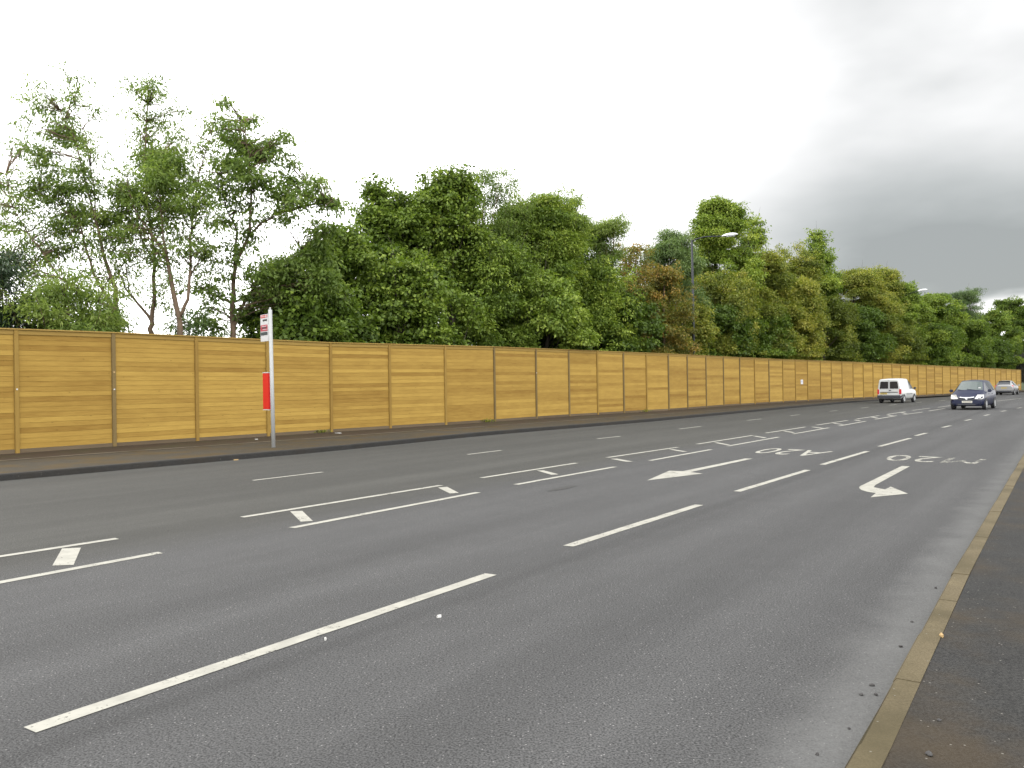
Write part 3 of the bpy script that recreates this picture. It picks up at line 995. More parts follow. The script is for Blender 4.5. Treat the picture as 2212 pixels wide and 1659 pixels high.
def make_van():
    h = math.radians(90 - 40.5)
    root = empty('parked_van', (0, 0, 0), 0, 'small white panel van driving away beside the fence', 'van')
    root.name = 'panel_van'
    st = [(0.0, .79, .36, 1.02, 1.70, .63), (.03, .825, .33, 1.02, 1.76, .68), (.12, .84, .30, 1.02, 1.79, .69), (1.2, .845, .28, 1.02, 1.82, .69), (2.05, .845, .27, 1.02, 1.815, .68), (2.15, .845, .27, 1.02, 1.80, .675),
          (2.62, .845, .27, 1.01, 1.72, .63), (2.75, .845, .27, 1.01, 1.66, .63), (3.25, .84, .27, .99, 1.12, .70), (3.45, .835, .27, .97, 1.06, .70), (3.95, .82, .27, .86, .93, .66), (4.18, .77, .28, .70, .77, .60), (4.26, .70, .32, .58, .64, .52)]
    wins = [('windscreen', [(7, j) for j in (6, 7, 8, 9, 10, 11)]), ('side_window', [(5, 5), (6, 5), (7, 5)]), ('side_window', [])]
    wins = [('windscreen', [(7, j) for j in (7, 8, 9, 10)]), ('side_window_near', [(5, 5), (6, 5), (7, 5)]), ('side_window_off', [(5, 12), (6, 12), (7, 12)])]
    body_parts(st, wins, 'van_white', 'glass_dark', root)
    for o in root.children:
        if o.name.startswith('side_window'):
            o.name = 'side_window'
    # rear doors
    for s in (1, -1):
        y0, y1 = s * .06, s * .60
        w_ = prism('rear_window', [(-.004, y0, 1.08), (-.004, s * .655, 1.08), (.012, s * .60, 1.56), (.012, s * .56, 1.60), (.012, s * .10, 1.60), (.010, y0, 1.56)], -.02, 'glass_dark', root)
        prism('tail_light', [(.01, s * .70, .66), (.01, s * .80, .66), (.01, s * .80, 1.02), (.03, s * .78, 1.04), (.03, s * .70, 1.02)], -.035, 'lens_red', root)
        MB().box((.055, s * .818, .85), (.12, .035, .36), .008).build('tail_light', 'lens_red', root)
    MB().box((-.012, 0, 1.20), (.012, .012, 1.05), 0).build('door_gap', 'plastic_dark', root)
    MB().box((-.016, -.07, .945), (.03, .16, .06), .012).build('door_handle', 'plastic_dark', root)
    MB().box((-.014, 0, .81), (.02, 1.24, .045), .006).build('trim_strip', 'plastic_dark', root)
    plate(root, -.016, .38, .71, 'plate_yellow', True)
    MB().box((.02, 0, .47), (.22, 1.66, .24), .05).build('rear_bumper', 'plastic_dark', root)
    for s in (1, -1):
        MB().box((.36, s * .845, .52), (.56, .03, .22), .02).build('side_cladding', 'plastic_dark', root)
        MB().box((2.1, s * .852, .66), (1.5, .016, .05), .004).build('side_strip', 'plastic_dark', root)
    MB().box((4.18, 0, .42), (.2, 1.5, .2), .05).build('front_bumper', 'plastic_dark', root)
    MB().tube([(.05, .25, .30), (-.05, .25, .29)], [.028, .028], 8).build('exhaust_pipe', 'plastic_dark', root)
    mirrors(root, 3.10, .86, 1.08, 'plastic_dark')
    running_gear(root, (.72, 3.42), .845)
    return root


def make_mpv():
    root = empty('family_car', (0, 0, 0), 0, 'dark blue family car coming towards us with bright headlamps', 'car')
    st = [(0.0, .76, .36, .95, 1.06, .62), (.06, .81, .30, .98, 1.16, .62), (.40, .84, .24, 1.0, 1.55, .57), (.50, .845, .22, 1.0, 1.58, .575), (1.28, .845, .2, .99, 1.625, .58), (1.38, .845, .2, .99, 1.625, .58),
          (2.15, .845, .2, .97, 1.60, .575), (2.25, .845, .2, .97, 1.585, .57), (2.42, .845, .2, .97, 1.555, .56), (3.06, .84, .2, .95, 1.08, .69), (3.22, .835, .2, .93, 1.02, .69), (3.62, .825, .2, .84, .92, .66), (3.84, .79, .21, .72, .81, .60), (3.98, .70, .23, .58, .66, .52), (4.02, .62, .27, .50, .57, .46)]
    wins = [('windscreen', [(8, j) for j in (7, 8, 9, 10)]), ('rear_window', [(1, j) for j in (7, 8, 9, 10)])]
    for nm, j in (('side_window', 5), ('side_window_b', 12)):
        wins += [(nm + '_a', [(3, j)]), (nm + '_c', [(5, j)]), (nm + '_d', [(7, j), (8, j)])]
    body_parts(st, wins, 'car_blue', 'glass_grey', root)
    for o in list(root.children):
        if o.name.startswith('side_window'):
            o.name = 'side_window'
            o.data.materials[0] = MATS['glass_dark']
    for s in (1, -1):
        prism('headlight', [(4.01, s * .40, .60), (3.95, s * .74, .585), (3.80, s * .81, .64), (3.72, s * .80, .83), (3.88, s * .52, .83)], .05, 'lens_clear', root)
        MB().box((2.9, s * .86, .70), (.07, .015, .035), .004).build('indicator', 'lens_amber', root)
        for x in (1.55, 2.55):
            MB().box((x - .1, s * .853, .86), (.2, .03, .035), .008).build('door_handle', 'car_blue', root)
    g_ = MB().tube([(3.985, -.38, .70), (4.03, -.2, .665), (4.045, 0, .655), (4.03, .2, .665), (3.985, .38, .70)], [.020, .036, .040, .036, .020], 8).build('grille_bar', 'chrome', root, True)
    MB().tube([(4.05, 0, .615), (4.085, 0, .615)], [.062, .055], 14).build('badge', 'chrome', g_)
    MB().box((4.0, 0, .57), (.06, .80, .09), .01).build('grille', 'plastic_dark', root)
    MB().box((3.93, 0, .40), (.26, 1.48, .22), .06).build('front_bumper', 'car_blue', root)
    MB().box((4.045, 0, .295), (.05, .86, .07), .01).build('air_intake', 'plastic_dark', root)
    plate(root, 4.07, 0.04, .44, 'plate_white', False)
    for a, b in (((3.16, .50, 1.045), (3.02, -.15, 1.135)), ((3.16, -.25, 1.045), (3.02, -.62, 1.12))):
        MB().tube([a, b], [.012, .010], 5).build('wiper', 'plastic_dark', root)
    MB().box((2.94, .46, 1.19), (.006, .11, .09), .01).build('tax_disc', 'sign_white', root)
    mirrors(root, 2.92, .85, 1.03, 'car_blue')
    running_gear(root, (.72, 3.32), .845)
    return root


def make_hatch(name, body_mat, label):
    root = empty(name, (0, 0, 0), 0, label, 'car')
    st = [(0.0, .74, .40, .80, .92, .60), (.05, .80, .32, .88, 1.02, .62), (.10, .82, .28, .92, 1.08, .60), (.42, .845, .24, .98, 1.43, .56), (.55, .845, .22, .97, 1.46, .56), (1.20, .85, .2, .95, 1.50, .565), (1.30, .85, .2, .95, 1.50, .565),
          (2.0, .85, .2, .93, 1.46, .56), (2.2, .85, .2, .93, 1.42, .55), (2.95, .845, .2, .92, 1.02, .68), (3.1, .84, .2, .90, .97, .68), (3.55, .82, .2, .80, .87, .64), (3.82, .76, .22, .66, .74, .56), (3.94, .66, .26, .54, .60, .46)]
    wins = [('windscreen', [(8, j) for j in (7, 8, 9, 10)]), ('rear_window', [(2, j) for j in (7, 8, 9, 10)])]
    for nm, j in (('side_window', 5), ('side_window_b', 12)):
        wins += [(nm + '_a', [(4, j)]), (nm + '_c', [(6, j), (7, j)]), (nm + '_d', [(8, j)])]
    body_parts(st, wins, body_mat, 'glass_dark', root)
    for o in list(root.children):
        if o.name.startswith('side_window'):
            o.name = 'side_window'
    for s in (1, -1):
        prism('tail_light', [(.06, s * .58, .84), (.03, s * .78, .80), (.08, s * .835, .86), (.13, s * .835, 1.02), (.11, s * .68, 1.02)], -.02, 'lens_red', root)
        prism('headlight', [(3.90, s * .40, .58), (3.80, s * .70, .56), (3.66, s * .77, .62), (3.60, s * .75, .74), (3.74, s * .5, .73)], .03, 'lens_clear', root)
    MB().box((.03, 0, .54), (.2, 1.56, .22), .06).build('rear_bumper', body_mat, root)
    MB().box((.0, 0, .37), (.12, 1.3, .12), .03).build('rear_skirt', 'plastic_dark', root)
    MB().box((3.86, 0, .40), (.2, 1.4, .22), .06).build('front_bumper', body_mat, root)
    MB().box((.42, 0, 1.455), (.20, 1.02, .03), .01).build('roof_spoiler', body_mat, root)
    plate(root, -.01, 0, .74, 'plate_yellow', True)
    mirrors(root, 2.80, .86, 1.0, body_mat)
    running_gear(root, (.68, 3.2), .85)
    return root


def put(root, contact_px, local_contact, heading_deg):
    """stand the vehicle so that one of its wheels touches the surveyed spot"""
    h = math.radians(heading_deg)          # clockwise from +Y
    f = Vector((math.sin(h), math.cos(h), 0))
    l = Vector((-f.y, f.x, 0))
    p = at(*contact_px)
    root.location = p - f * local_contact[0] - l * local_contact[1]
    root.rotation_euler = (0, 0, math.pi / 2 - h)


van = make_van()
put(van, (1952, 870.5), (.72, -.80), 40.5)
mpv = make_mpv()
put(mpv, (2129.0, 884.8), (3.32, .80), 219.0)
silver = make_hatch('hatchback_car', 'car_silver', 'silver hatchback far off, driving away behind the blue car')
put(silver, (2190.5, 853.0), (.68, -.80), 39.0)
edge_car = make_hatch('saloon_car', 'car_violet', 'violet blue car cut off by the right edge of the photo')
put(edge_car, (2217.0, 852.0), (3.2, -.8), 222.0)

# ------------------------------------------------------------------ stones and litter
def pebble(px, py, r, z, label, seed):
    bm = bmesh.new()
    bmesh.ops.create_icosphere(bm, subdivisions=2, radius=r)
    rr = random.Random(seed)
    ph = [rr.uniform(0, 6) for _ in range(3)]
    for v in bm.verts:
        n = v.co.normalized()
        k = 1 + .22 * math.sin(3.1 * n.x + ph[0]) + .2 * math.sin(4.2 * n.y + ph[1]) + .15 * math.sin(5 * n.z + ph[2])
        v.co = Vector((n.x * r * k * 1.15, n.y * r * k, n.z * r * k * .72))
    me = bpy.data.meshes.new('pebble')
    bm.to_mesh(me)
    bm.free()
    me.materials.append(MATS['stone_dark'])
    o = link(bpy.data.objects.new('pebble', me))
    p = at(px, py, z)
    o.location = (p.x, p.y, z + r * .5)
    return tag(o, label, 'pebble', 'dark pebbles scattered along the near kerb')


def zoom6(zx, zy):
    return (3200 + zx / 2.148) * .54, (2300 + zy / 2.148) * .54


for k, (zx, zy, r, z, lab) in enumerate([(617, 952, .011, 0, 'largest dark pebble in the road dust near the kerb'), (650, 1034, .009, 0, 'dark pebble hard against the foot of the kerb'),
                                         (525, 1034, .009, 0, 'dark pebble on the road, a step out from the kerb stones'), (420, 1324, .007, 0, 'small dark pebble on the road low in the photo, near the kerb'),
                                         (148, 1548, .008, 0, 'dark pebble on the road at the very bottom of the photo'), (867, 620, .010, 0, 'dark pebble by the kerb beside the pale dust, midway up'),
                                         (962, 406, .008, 0, 'second farthest dark pebble beside the kerb'), (1168, 117, .010, 0, 'farthest dark pebble beside the kerb'),
                                         (1110, 1550, .013, PZ, 'large dark pebble on the near pavement at the bottom'), (1198, 1254, .009, PZ, 'small dark pebble on the near pavement, above the larger one')]):
    pebble(*zoom6(zx, zy), r, z, lab, k)


def scrap(px, py, z, size, m, label, cat, seed, name):
    rr = random.Random(seed)
    n = 9
    vs = [(math.cos(k * 2 * math.pi / n) * size[0] * rr.uniform(.7, 1.1), math.sin(k * 2 * math.pi / n) * size[1] * rr.uniform(.7, 1.1), .004 + rr.uniform(0, .02)) for k in range(n)]
    vs.append((0, 0, .022))
    vs += [(v[0] * .96, v[1] * .96, .001) for v in vs[:n]]
    fs = [(k, (k + 1) % n, n) for k in range(n)] + [(k, n + 1 + k, n + 1 + (k + 1) % n, (k + 1) % n) for k in range(n)]
    o = mesh_obj(name, vs, fs, m)
    p = at(px, py, z)
    o.location = (p.x, p.y, z)
    o.rotation_euler = (0, 0, rr.uniform(0, 3))
    return tag(o, label, cat)


scrap(949, 1334, 0, (.022, .016), 'litter_white', 'white scrap of paper on the road beside the long lane dash', 'litter', 1, 'paper_scrap')
scrap(703, 1383, 0, (.012, .009), 'litter_white', 'tiny white fleck on the road below the long lane dash', 'litter', 2, 'paper_scrap')
scrap(*zoom6(1215, 530), PZ, (.030, .010), 'litter_tan', 'tan wooden chip on the near pavement beside the kerb', 'litter', 3, 'wood_chip')
scrap(554, 949.5, PZ, (.06, .05), 'litter_white', 'white scrap on the far pavement left of the bus stop pole', 'litter', 4, 'paper_scrap')
scrap(731, 936, PZ, (.16, .06), 'litter_white', 'white flattened litter at the foot of the fence right of the bus stop', 'litter', 5, 'paper_scrap')
scrap(510, 994, 0, (.09, .05), 'litter_tan', 'tan fallen leaf lying in the gutter left of the bus stop', 'litter', 6, 'fallen_leaf')

# ------------------------------------------------------------------ trees (crown shade is toned into the low bushes' leaf tints)
RNG = np.random.default_rng(7)


def leaves_to_mesh(name, P, N, A, L, W, tint, m, parent):
    """P centres, N normals, A long axes, L lengths, W widths -> one crown mesh of folded leaves"""
    S = np.cross(N, A)
    base = P - A * (L * .5)[:, None]
    tip = P + A * (L * .5)[:, None] - N * (L * .10)[:, None]
    midc = P + A * (L * .02)[:, None]
    lf = midc + S * (W * .5)[:, None] + N * (W * .14)[:, None]
    rt = midc - S * (W * .5)[:, None] + N * (W * .14)[:, None]
    n = len(P)
    co = np.stack([base, rt, tip, lf], axis=1).reshape(-1, 3).astype(np.float32)
    me = bpy.data.meshes.new(name)
    me.vertices.add(4 * n)
    me.vertices.foreach_set('co', co.ravel())
    me.loops.add(4 * n)
    me.loops.foreach_set('vertex_index', np.arange(4 * n, dtype=np.int32))
    me.polygons.add(n)
    me.polygons.foreach_set('loop_start', np.arange(0, 4 * n, 4, dtype=np.int32))
    me.polygons.foreach_set('loop_total', np.full(n, 4, dtype=np.int32))
    a = me.attributes.new('tint', 'FLOAT', 'FACE')
    a.data.foreach_set('value', tint.astype(np.float32))
    me.materials.append(MATS[m])
    me.update()
    me.validate()
    return link(bpy.data.objects.new(name, me), parent)


def norm(a):
    return a / np.maximum(1e-9, np.linalg.norm(a, axis=1))[:, None]


def foliage(blobs, leaf_l, leaf_w, per_tip, tip_d, spread, droop=0.35):
    """blobs: rows cx cy cz rh rv density tint. Leaves hang in flat sprays at twig tips spread through each blob."""
    Ps, Os, Ts = [], [], []
    for (cx, cy, cz, rh, rv, dens, tn) in blobs:
        nt = max(2, int(tip_d * dens * rh * rh * rv * 4.2))
        u = norm(RNG.normal(size=(nt, 3)))
        r = RNG.random(nt) ** (1 / 2.4)
        tp = u * r[:, None] * np.array([rh, rh, rv]) + np.array([cx, cy, cz])
        tt = np.clip(tn + RNG.normal(0, .13, nt), 0, 1)
        k = np.maximum(2, RNG.poisson(per_tip, nt))
        rep = np.repeat(np.arange(nt), k)
        sp = RNG.normal(size=(len(rep), 3)) * np.array([spread, spread, spread * .42])
        rad = np.linalg.norm(sp[:, :2], axis=1)
        sp[:, 2] -= rad * droop * .8
        Ps.append(tp[rep] + sp)
        Os.append(u[rep] * .5 + norm(sp + 1e-6) * .7)
        Ts.append(np.clip(tt[rep] + RNG.normal(0, .11, len(rep)), 0, 1))
    P = np.concatenate(Ps)
    O = np.concatenate(Os)
    T = np.concatenate(Ts)
    n = len(P)
    A = norm(O + RNG.normal(0, .45, (n, 3)) + np.array([0, 0, -droop]))
    N = RNG.normal(0, .55, (n, 3)) + np.array([0, 0, .9]) + O * .25
    N = norm(N - A * np.sum(N * A, axis=1)[:, None])
    L = leaf_l * RNG.uniform(.5, 1.55, n)
    W = leaf_w * RNG.uniform(.7, 1.25, n)
    return P, N, A, L, W, T


def limb(mb, a, b, r0, r1, sag=0.0, sides=5, wob=0.06, seg=4):
    a, b = Vector(a), Vector(b)
    L = (b - a).length
    pts, rad = [], []
    for i in range(seg + 1):
        t = i / seg
        p = a.lerp(b, t)
        if 0 < i < seg:
            p += Vector(tuple(RNG.normal(0, wob * L * .5, 3)))
        p.z += sag * L * math.sin(math.pi * t)
        pts.append(p)
        rad.append(r0 + (r1 - r0) * t)
    mb.tube(pts, rad, sides, cap=True)


GROUP = 'trees behind the fence'
FB = np.array([(p.x, p.y) for p in fb])


def clear_of_fence(base, p):
    one = np.array([[p[0], p[1], min(p[2], 3.0)]])
    return len(behind_fence(base, one, one, one, one[:, 0], one[:, 0], one[:, 0])[0]) > 0


def behind_fence(base, P, N, A, L, W, T):
    """twigs that would poke through the boards have been trimmed off"""
    q = P[:, :2] + np.array([base.x, base.y])
    k = np.argmin(((q[:, None, :] - FB[None, :-1, :]) ** 2).sum(2), axis=1)
    d = FB[k + 1] - FB[k]
    d = d / np.linalg.norm(d, axis=1)[:, None]
    side = -d[:, 1] * (q - FB[k])[:, 0] + d[:, 0] * (q - FB[k])[:, 1]
    ok = (side > 0.22) | ((P[:, 2] > 3.7) & (side > -0.5))
    return P[ok], N[ok], A[ok], L[ok], W[ok], T[ok]


def auto_tree(px, top_py, half, back, species, label, name='broadleaf_tree', shape='dome', low=None, n=26, dens=1.0, tint=.45, skirt=0.55, group=GROUP):
    """a dense roadside tree: surveyed middle, top row, half width; stands `back` metres behind the fence"""
    f = at(px, interp(FENCE_BOT, min(2204, max(-399, px))), PZ)
    Y = f.y + back
    half *= 1.38
    for _ in range(3):              # stand clear of the fence
        back = max(back, (half / F * Y * .80 + .35) / .72)
        Y = f.y + back
    base = at_y(px, 800, Y)
    base.z = 0
    H = z_over(base.x, base.y, top_py)
    w = half / F * Y
    m, ll, lw, per, sprd, bark_m = species
    lo = low if low is not None else 1.6
    root = empty(name, base, 0, label, 'tree', group)
    blobs = []
    n = int(n * 3.0)
    mb = MB()
    tip = Vector((RNG.normal(0, .15 * w), RNG.normal(0, .15 * w), H * .9))
    limb(mb, (0, 0, -.1), tip * .55, .02 * H + .05, .012 * H + .02, 0, 7, .02)
    limb(mb, tip * .55, tip, .012 * H + .02, .02, 0, 6, .03)
    ph = RNG.uniform(0, 6.28, 4)

    def reach(t, an):
        if shape == 'dome':
            e = w * (skirt + (1 - skirt) * min(1, t / .3)) * math.sqrt(max(.03, 1 - max(0, (t - .42) / .60) ** 2))
        elif shape == 'spire':
            e = w * max(.14, (1 - t) ** .55) * min(1, .7 + t)
        else:       # loose, open top
            e = w * (1 - .5 * t)
        return e * (1 + .20 * math.sin(2 * an + ph[0] + 3 * t) + .12 * math.sin(3 * an + ph[1] - 7 * t) + .05 * math.sin(9 * t + ph[2]))

    for i in range(n):
        t = (i + RNG.random()) / n
        z = lo + (H - lo) * t
        an = i * 2.399 + RNG.normal(0, .5)
        e = reach(t, an)
        rb = max(.34, min(e * .5, .21 * w + .12)) * RNG.choice((.55, .75, .95, 1.25, 1.5))
        rr = max(0, e - rb * .6) * (RNG.random() ** .38)
        c = np.array([math.cos(an) * rr, math.sin(an) * rr, min(z, H - rb * .55)])
        blobs.append((c[0], c[1], c[2], rb, rb * RNG.uniform(.34, .62), dens * 1.25, np.clip(tint + RNG.normal(0, .13), .05, .95)))
        if (i % 3 == 0 or shape == 'loose') and clear_of_fence(base, c):
            s = tip * max(.12, min(.9, (c[2] / H) * .62))
            limb(mb, s, c, .028 + .006 * (H - c[2]), .012, .05, 4)
    for i in range(int(n * .6)):       # leafy shoots standing out of the outline
        t = RNG.random() ** .6
        an = RNG.uniform(0, 6.283)
        e = reach(t, an)
        a0 = Vector((math.cos(an) * e * .75, math.sin(an) * e * .75, lo + (H - lo) * t * .97))
        out = Vector((math.cos(an) * .5, math.sin(an) * .5, .45 + .75 * t)) * RNG.uniform(.35, 1.25)
        if not clear_of_fence(base, a0 + out) or not clear_of_fence(base, a0):
            continue
        limb(mb, a0, a0 + out, .014, .005, .02, 3, .05, 3)
        for q in (.45, .75, 1.0):
            c = a0 + out * q
            if c.z < H + .25:
                blobs.append((c.x, c.y, c.z, .19 + .15 * (1 - q), .15, 1.2, np.clip(tint + .08 + RNG.normal(0, .1), .05, .95)))
    mb.build('trunk', bark_m, root, True)
    P, N, A, L, W, T = behind_fence(base, *foliage(blobs, ll * .84, lw * .84, per, 62.0, sprd * .85))
    leaves_to_mesh('crown', P, N, A, L, W, T, m, root)
    return root


SYC = ('leaf_sycamore', .20, .165, 11, .24, 'bark_dark')
ASH = ('leaf_ash', .17, .060, 17, .25, 'bark')
BRI = ('leaf_bright', .19, .150, 11, .24, 'bark_dark')
OLI = ('leaf_olive', .18, .125, 12, .25, 'bark_dark')
GRY = ('leaf_greygreen', .20, .075, 15, .26, 'bark')
RUS = ('leaf_rust', .17, .115, 12, .24, 'bark')
CON = ('leaf_conifer', .22, .045, 22, .22, 'bark_dark')
PUR = ('leaf_purple', .18, .085, 14, .24, 'bark_dark')


def stem_tree(Y, stems, blobs, species, label, name='ash_tree', r0=.13, twig=26, leafden=1.0, tint=.5, depth=1.3):
    """an open tree whose stems are surveyed one by one: stems are lists of (px, py), first one from the ground"""
    b0 = stems[0][0]
    base = at_y(b0[0], b0[1], Y)
    base.z = 0
    root = empty(name, base, 0, label, 'tree', GROUP)
    mb = MB()
    m, ll, lw, per, sprd, bark_m = species
    tips = []
    nodes = []
    grown = []
    for si, s in enumerate(stems):
        dy = RNG.uniform(-depth, depth) if si else 0
        Y0, rs, pts = Y, r0, []
        if si:
            q0 = at_y(s[0][0], s[0][1], Y) - base
            near = min(grown, key=lambda g_: abs(g_[0].x - q0.x) + abs(g_[0].z - q0.z))
            Y0 = near[0].y + base.y
            rs = max(.03, near[1] * .74)
            pts = [near[0]]
        for k, (px, py) in enumerate(s):
            if si and k == 0:
                continue
            pts.append(at_y(px, py, Y0 + dy * k / (len(s) - 1)) - base)
        if si == 0:
            pts = [Vector((0, 0, -.1))] + pts
        fine = []
        for a, b in zip(pts, pts[1:]):
            for q in (0, .34, .67):
                p = a.lerp(b, q)
                if q:
                    p += Vector(tuple(RNG.normal(0, .022, 3)))
                fine.append(p)
        fine.append(pts[-1])
        n = len(fine)
        rad = [max(.010, rs * (1 - .93 * (i / (n - 1)) ** .85)) for i in range(n)]
        mb.tube(fine, rad, 7)
        grown += list(zip(fine, rad))
        nodes += [(p, i / (n - 1)) for i, p in enumerate(fine) if i / (n - 1) > .28]
    for p, t_ in nodes:             # thin leafy twigs all along the stems
        for _ in range(3 if t_ > .45 else 2):
            q = p + Vector(tuple(RNG.normal(0, .5 - .25 * t_, 3))) + Vector((0, 0, .25 * (1 - t_)))
            limb(mb, p, q, .014, .005, .03, 3, .06, 3)
            tips.append(q)
    BB = []
    for bl in blobs:
        px, py, r = bl[:3]
        den = bl[3] if len(bl) > 3 else 1.0
        c = at_y(px, py, Y + RNG.uniform(-depth, depth)) - base
        rw = r * .95 / F * Y
        # several small sprays make up each surveyed clump
        k = max(4, int(9 * min(1.2, den) + 1))
        for _ in range(k):
            q = c + Vector(tuple(RNG.normal(0, rw * .42, 3)))
            q.z += rw * .08
            BB.append((q.x, q.y, q.z, rw * RNG.uniform(.35, .62), rw * RNG.uniform(.28, .48), den * leafden, np.clip(tint + RNG.normal(0, .12), .05, .95)))
            if nodes:
                below = [nd_ for nd_ in nodes if nd_[0].z < q.z - .1]
                if below:
                    s_ = min(below, key=lambda nd_: (nd_[0] - q).length + .4 * abs(nd_[0].z - q.z + .7))
                    limb(mb, s_[0], q, .022, .007, .03, 4, .05, 4)
    for q in tips:
        BB.append((q.x, q.y, q.z, .22, .17, .7, np.clip(tint + RNG.normal(0, .12), .05, .95)))
    mb.build('trunk', bark_m, root, True)
    P, N, A, L, W, T = behind_fence(base, *foliage(BB, ll * .88, lw * .9, per * .95, 62.0, sprd * .86))
    leaves_to_mesh('crown', P, N, A, L, W, T, m, root)
    return root


stem_tree(30.0, [[(258, 760), (254, 717), (254, 694), (250, 623), (230, 569), (213, 498), (195, 432), (164, 303), (129, 237)],
                 [(246, 678), (191, 639), (129, 600), (94, 549), (59, 502), (27, 448), (12, 377)],
                 [(242, 666), (211, 608), (191, 553), (172, 483), (129, 444), (86, 416)],
                 [(213, 498), (205, 420), (190, 330), (150, 180)], [(129, 600), (70, 580), (10, 565)]],
          [(110, 232, 42, .9), (60, 285, 36, .7), (138, 290, 42), (100, 340, 46, .8), (40, 330, 36, .7), (22, 420, 40, .7), (80, 420, 46, .8), (150, 400, 50), (198, 330, 30, .5), (170, 470, 46), (110, 480, 40, .8), (212, 458, 38),
           (40, 515, 30, .7), (90, 540, 36, .9), (150, 530, 40), (246, 500, 34), (205, 240, 30, .4), (150, 165, 22, .35), (90, 185, 20, .4), (160, 215, 22, .4), (20, 560, 38, .9), (60, 600, 36, .8), (-30, 470, 50, .7), (-40, 380, 45, .6), (190, 590, 20, .5)],
          ASH, 'tall open tree with several leaning stems, leftmost of the bare stemmed trees', r0=.15)
stem_tree(30.5, [[(330, 765), (328, 721), (328, 694), (334, 635), (332, 538), (320, 459), (312, 342), (320, 225), (320, 180)],
                 [(324, 690), (297, 655), (269, 620), (254, 577), (240, 530)], [(332, 560), (300, 500), (270, 440), (250, 400)], [(269, 620), (272, 570), (280, 520)]],
          [(332, 205, 32, .5), (298, 242, 24, .4), (340, 262, 36, .7), (300, 292, 32, .7), (330, 325, 38), (318, 362, 46), (350, 392, 46), (298, 420, 38), (340, 442, 42), (268, 400, 32, .8), (258, 450, 38), (385, 232, 24, .35), (275, 185, 18, .35), (325, 186, 20, .45), (285, 500, 30, .6)],
          ASH, 'slim open tree with an upright stem, second of the bare stemmed trees', r0=.13)
stem_tree(29.5, [[(390, 765), (389, 725), (387, 686), (371, 612), (361, 557), (344, 530), (324, 498), (289, 448), (273, 381)],
                 [(389, 686), (406, 647), (412, 577), (410, 518), (418, 459), (430, 374), (445, 327), (461, 264)], [(361, 557), (351, 498), (347, 440), (344, 342)], [(410, 600), (432, 560), (452, 535)]],
          [(380, 330, 32), (400, 380, 42), (420, 430, 42), (380, 440, 38), (350, 480, 38), (440, 478, 28, .7), (452, 398, 32, .8), (430, 556, 24, .5), (382, 300, 28, .8), (412, 528, 24, .6), (268, 500, 36, .8), (290, 540, 24, .4), (340, 560, 20, .5), (365, 350, 40, 1.2), (345, 385, 44, 1.2), (450, 545, 18, .4)],
          ASH, 'open tree whose trunk forks in a V just above the fence', r0=.15, tint=.55)
stem_tree(31.0, [[(505, 765), (504, 729), (502, 674), (504, 616), (515, 557), (539, 506), (543, 420), (539, 342), (527, 264)],
                 [(512, 705), (527, 655), (554, 616), (605, 569), (650, 540)], [(504, 616), (512, 500), (488, 450), (470, 380)], [(539, 506), (566, 480), (620, 450), (664, 400)], [(502, 660), (470, 640), (440, 625)], [(620, 450), (690, 440), (718, 432)]],
          [(470, 262, 32, .8), (508, 290, 38), (545, 255, 18, .6), (490, 340, 38), (540, 330, 42), (588, 320, 38), (618, 350, 28), (632, 390, 28), (560, 390, 42), (500, 400, 38, .9), (600, 420, 38), (640, 430, 24, .8), (680, 400, 18, .7), (700, 430, 14, .7), (530, 450, 32, .5), (470, 480, 28, .5),
           (610, 470, 24, .7), (680, 490, 22, .7), (716, 437, 10, .9), (716, 495, 12, .9), (490, 540, 28, .6), (480, 590, 24, .6), (560, 590, 32), (620, 580, 42, 1.2), (680, 556, 42, 1.2), (700, 615, 38, 1.2), (540, 640, 18, .6), (455, 655, 18, .6), (462, 700, 28, .9), (440, 620, 14, .6), (480, 220, 14, .5), (590, 640, 30, 1.1), (620, 300, 16, .6)],
          ('leaf_ash', .20, .085, 14, .24, 'bark'), 'rounded open tree just left of the bus stop flag', r0=.15, tint=.42)

# undergrowth behind the left end of the fence
auto_tree(0, 560, 52, 4.0, CON, 'dark conifer cut off by the left edge of the photo', 'conifer_tree', 'dome', n=16, dens=1.0, tint=.4)
auto_tree(70, 640, 62, 5.0, PUR, 'dark purplish shrub behind the left end of the fence', 'shrub', 'dome', n=14, dens=.55, tint=.5)
auto_tree(150, 606, 90, 3.4, ASH, 'bright green bush low behind the fence at the left', 'bush', 'dome', n=18, dens=.8, tint=0.60)
auto_tree(235, 668, 46, 5.0, ASH, 'small green bush around the foot of the leaning stems', 'bush', 'dome', n=10, dens=.8, tint=0.30)
auto_tree(415, 690, 34, 5.0, GRY, 'small low shrub right of the forked trunk', 'shrub', 'dome', n=8, dens=.7, tint=.4)

# the dense middle group
auto_tree(640, 585, 78, 4.5, SYC, 'low dark sycamore directly behind the bus stop flag', 'sycamore_tree', n=24, tint=.38)
auto_tree(745, 497, 78, 6.5, SYC, 'dark rounded sycamore right of the bus stop', 'sycamore_tree', n=26, tint=.42)
auto_tree(700, 640, 95, 3.0, SYC, 'dark spreading thicket behind the fence right of the bus stop pole', 'sycamore_tree', n=22, tint=.30)
auto_tree(815, 396, 54, 8.5, SYC, 'slender pointed sycamore with a thin spire at its top', 'sycamore_tree', 'spire', n=32, tint=.36)
auto_tree(888, 422, 66, 8.0, SYC, 'dense sycamore with two blunt tops left of the tallest crown', 'sycamore_tree', n=30, low=4.6, tint=.42)
auto_tree(872, 560, 56, 4.0, SYC, 'broad low sycamore in front of the pointed one', 'sycamore_tree', n=26, tint=.46)
auto_tree(974, 381, 58, 7.5, SYC, 'tallest dense sycamore in the middle group with a domed top', 'sycamore_tree', n=34, low=6.2, tint=.44)
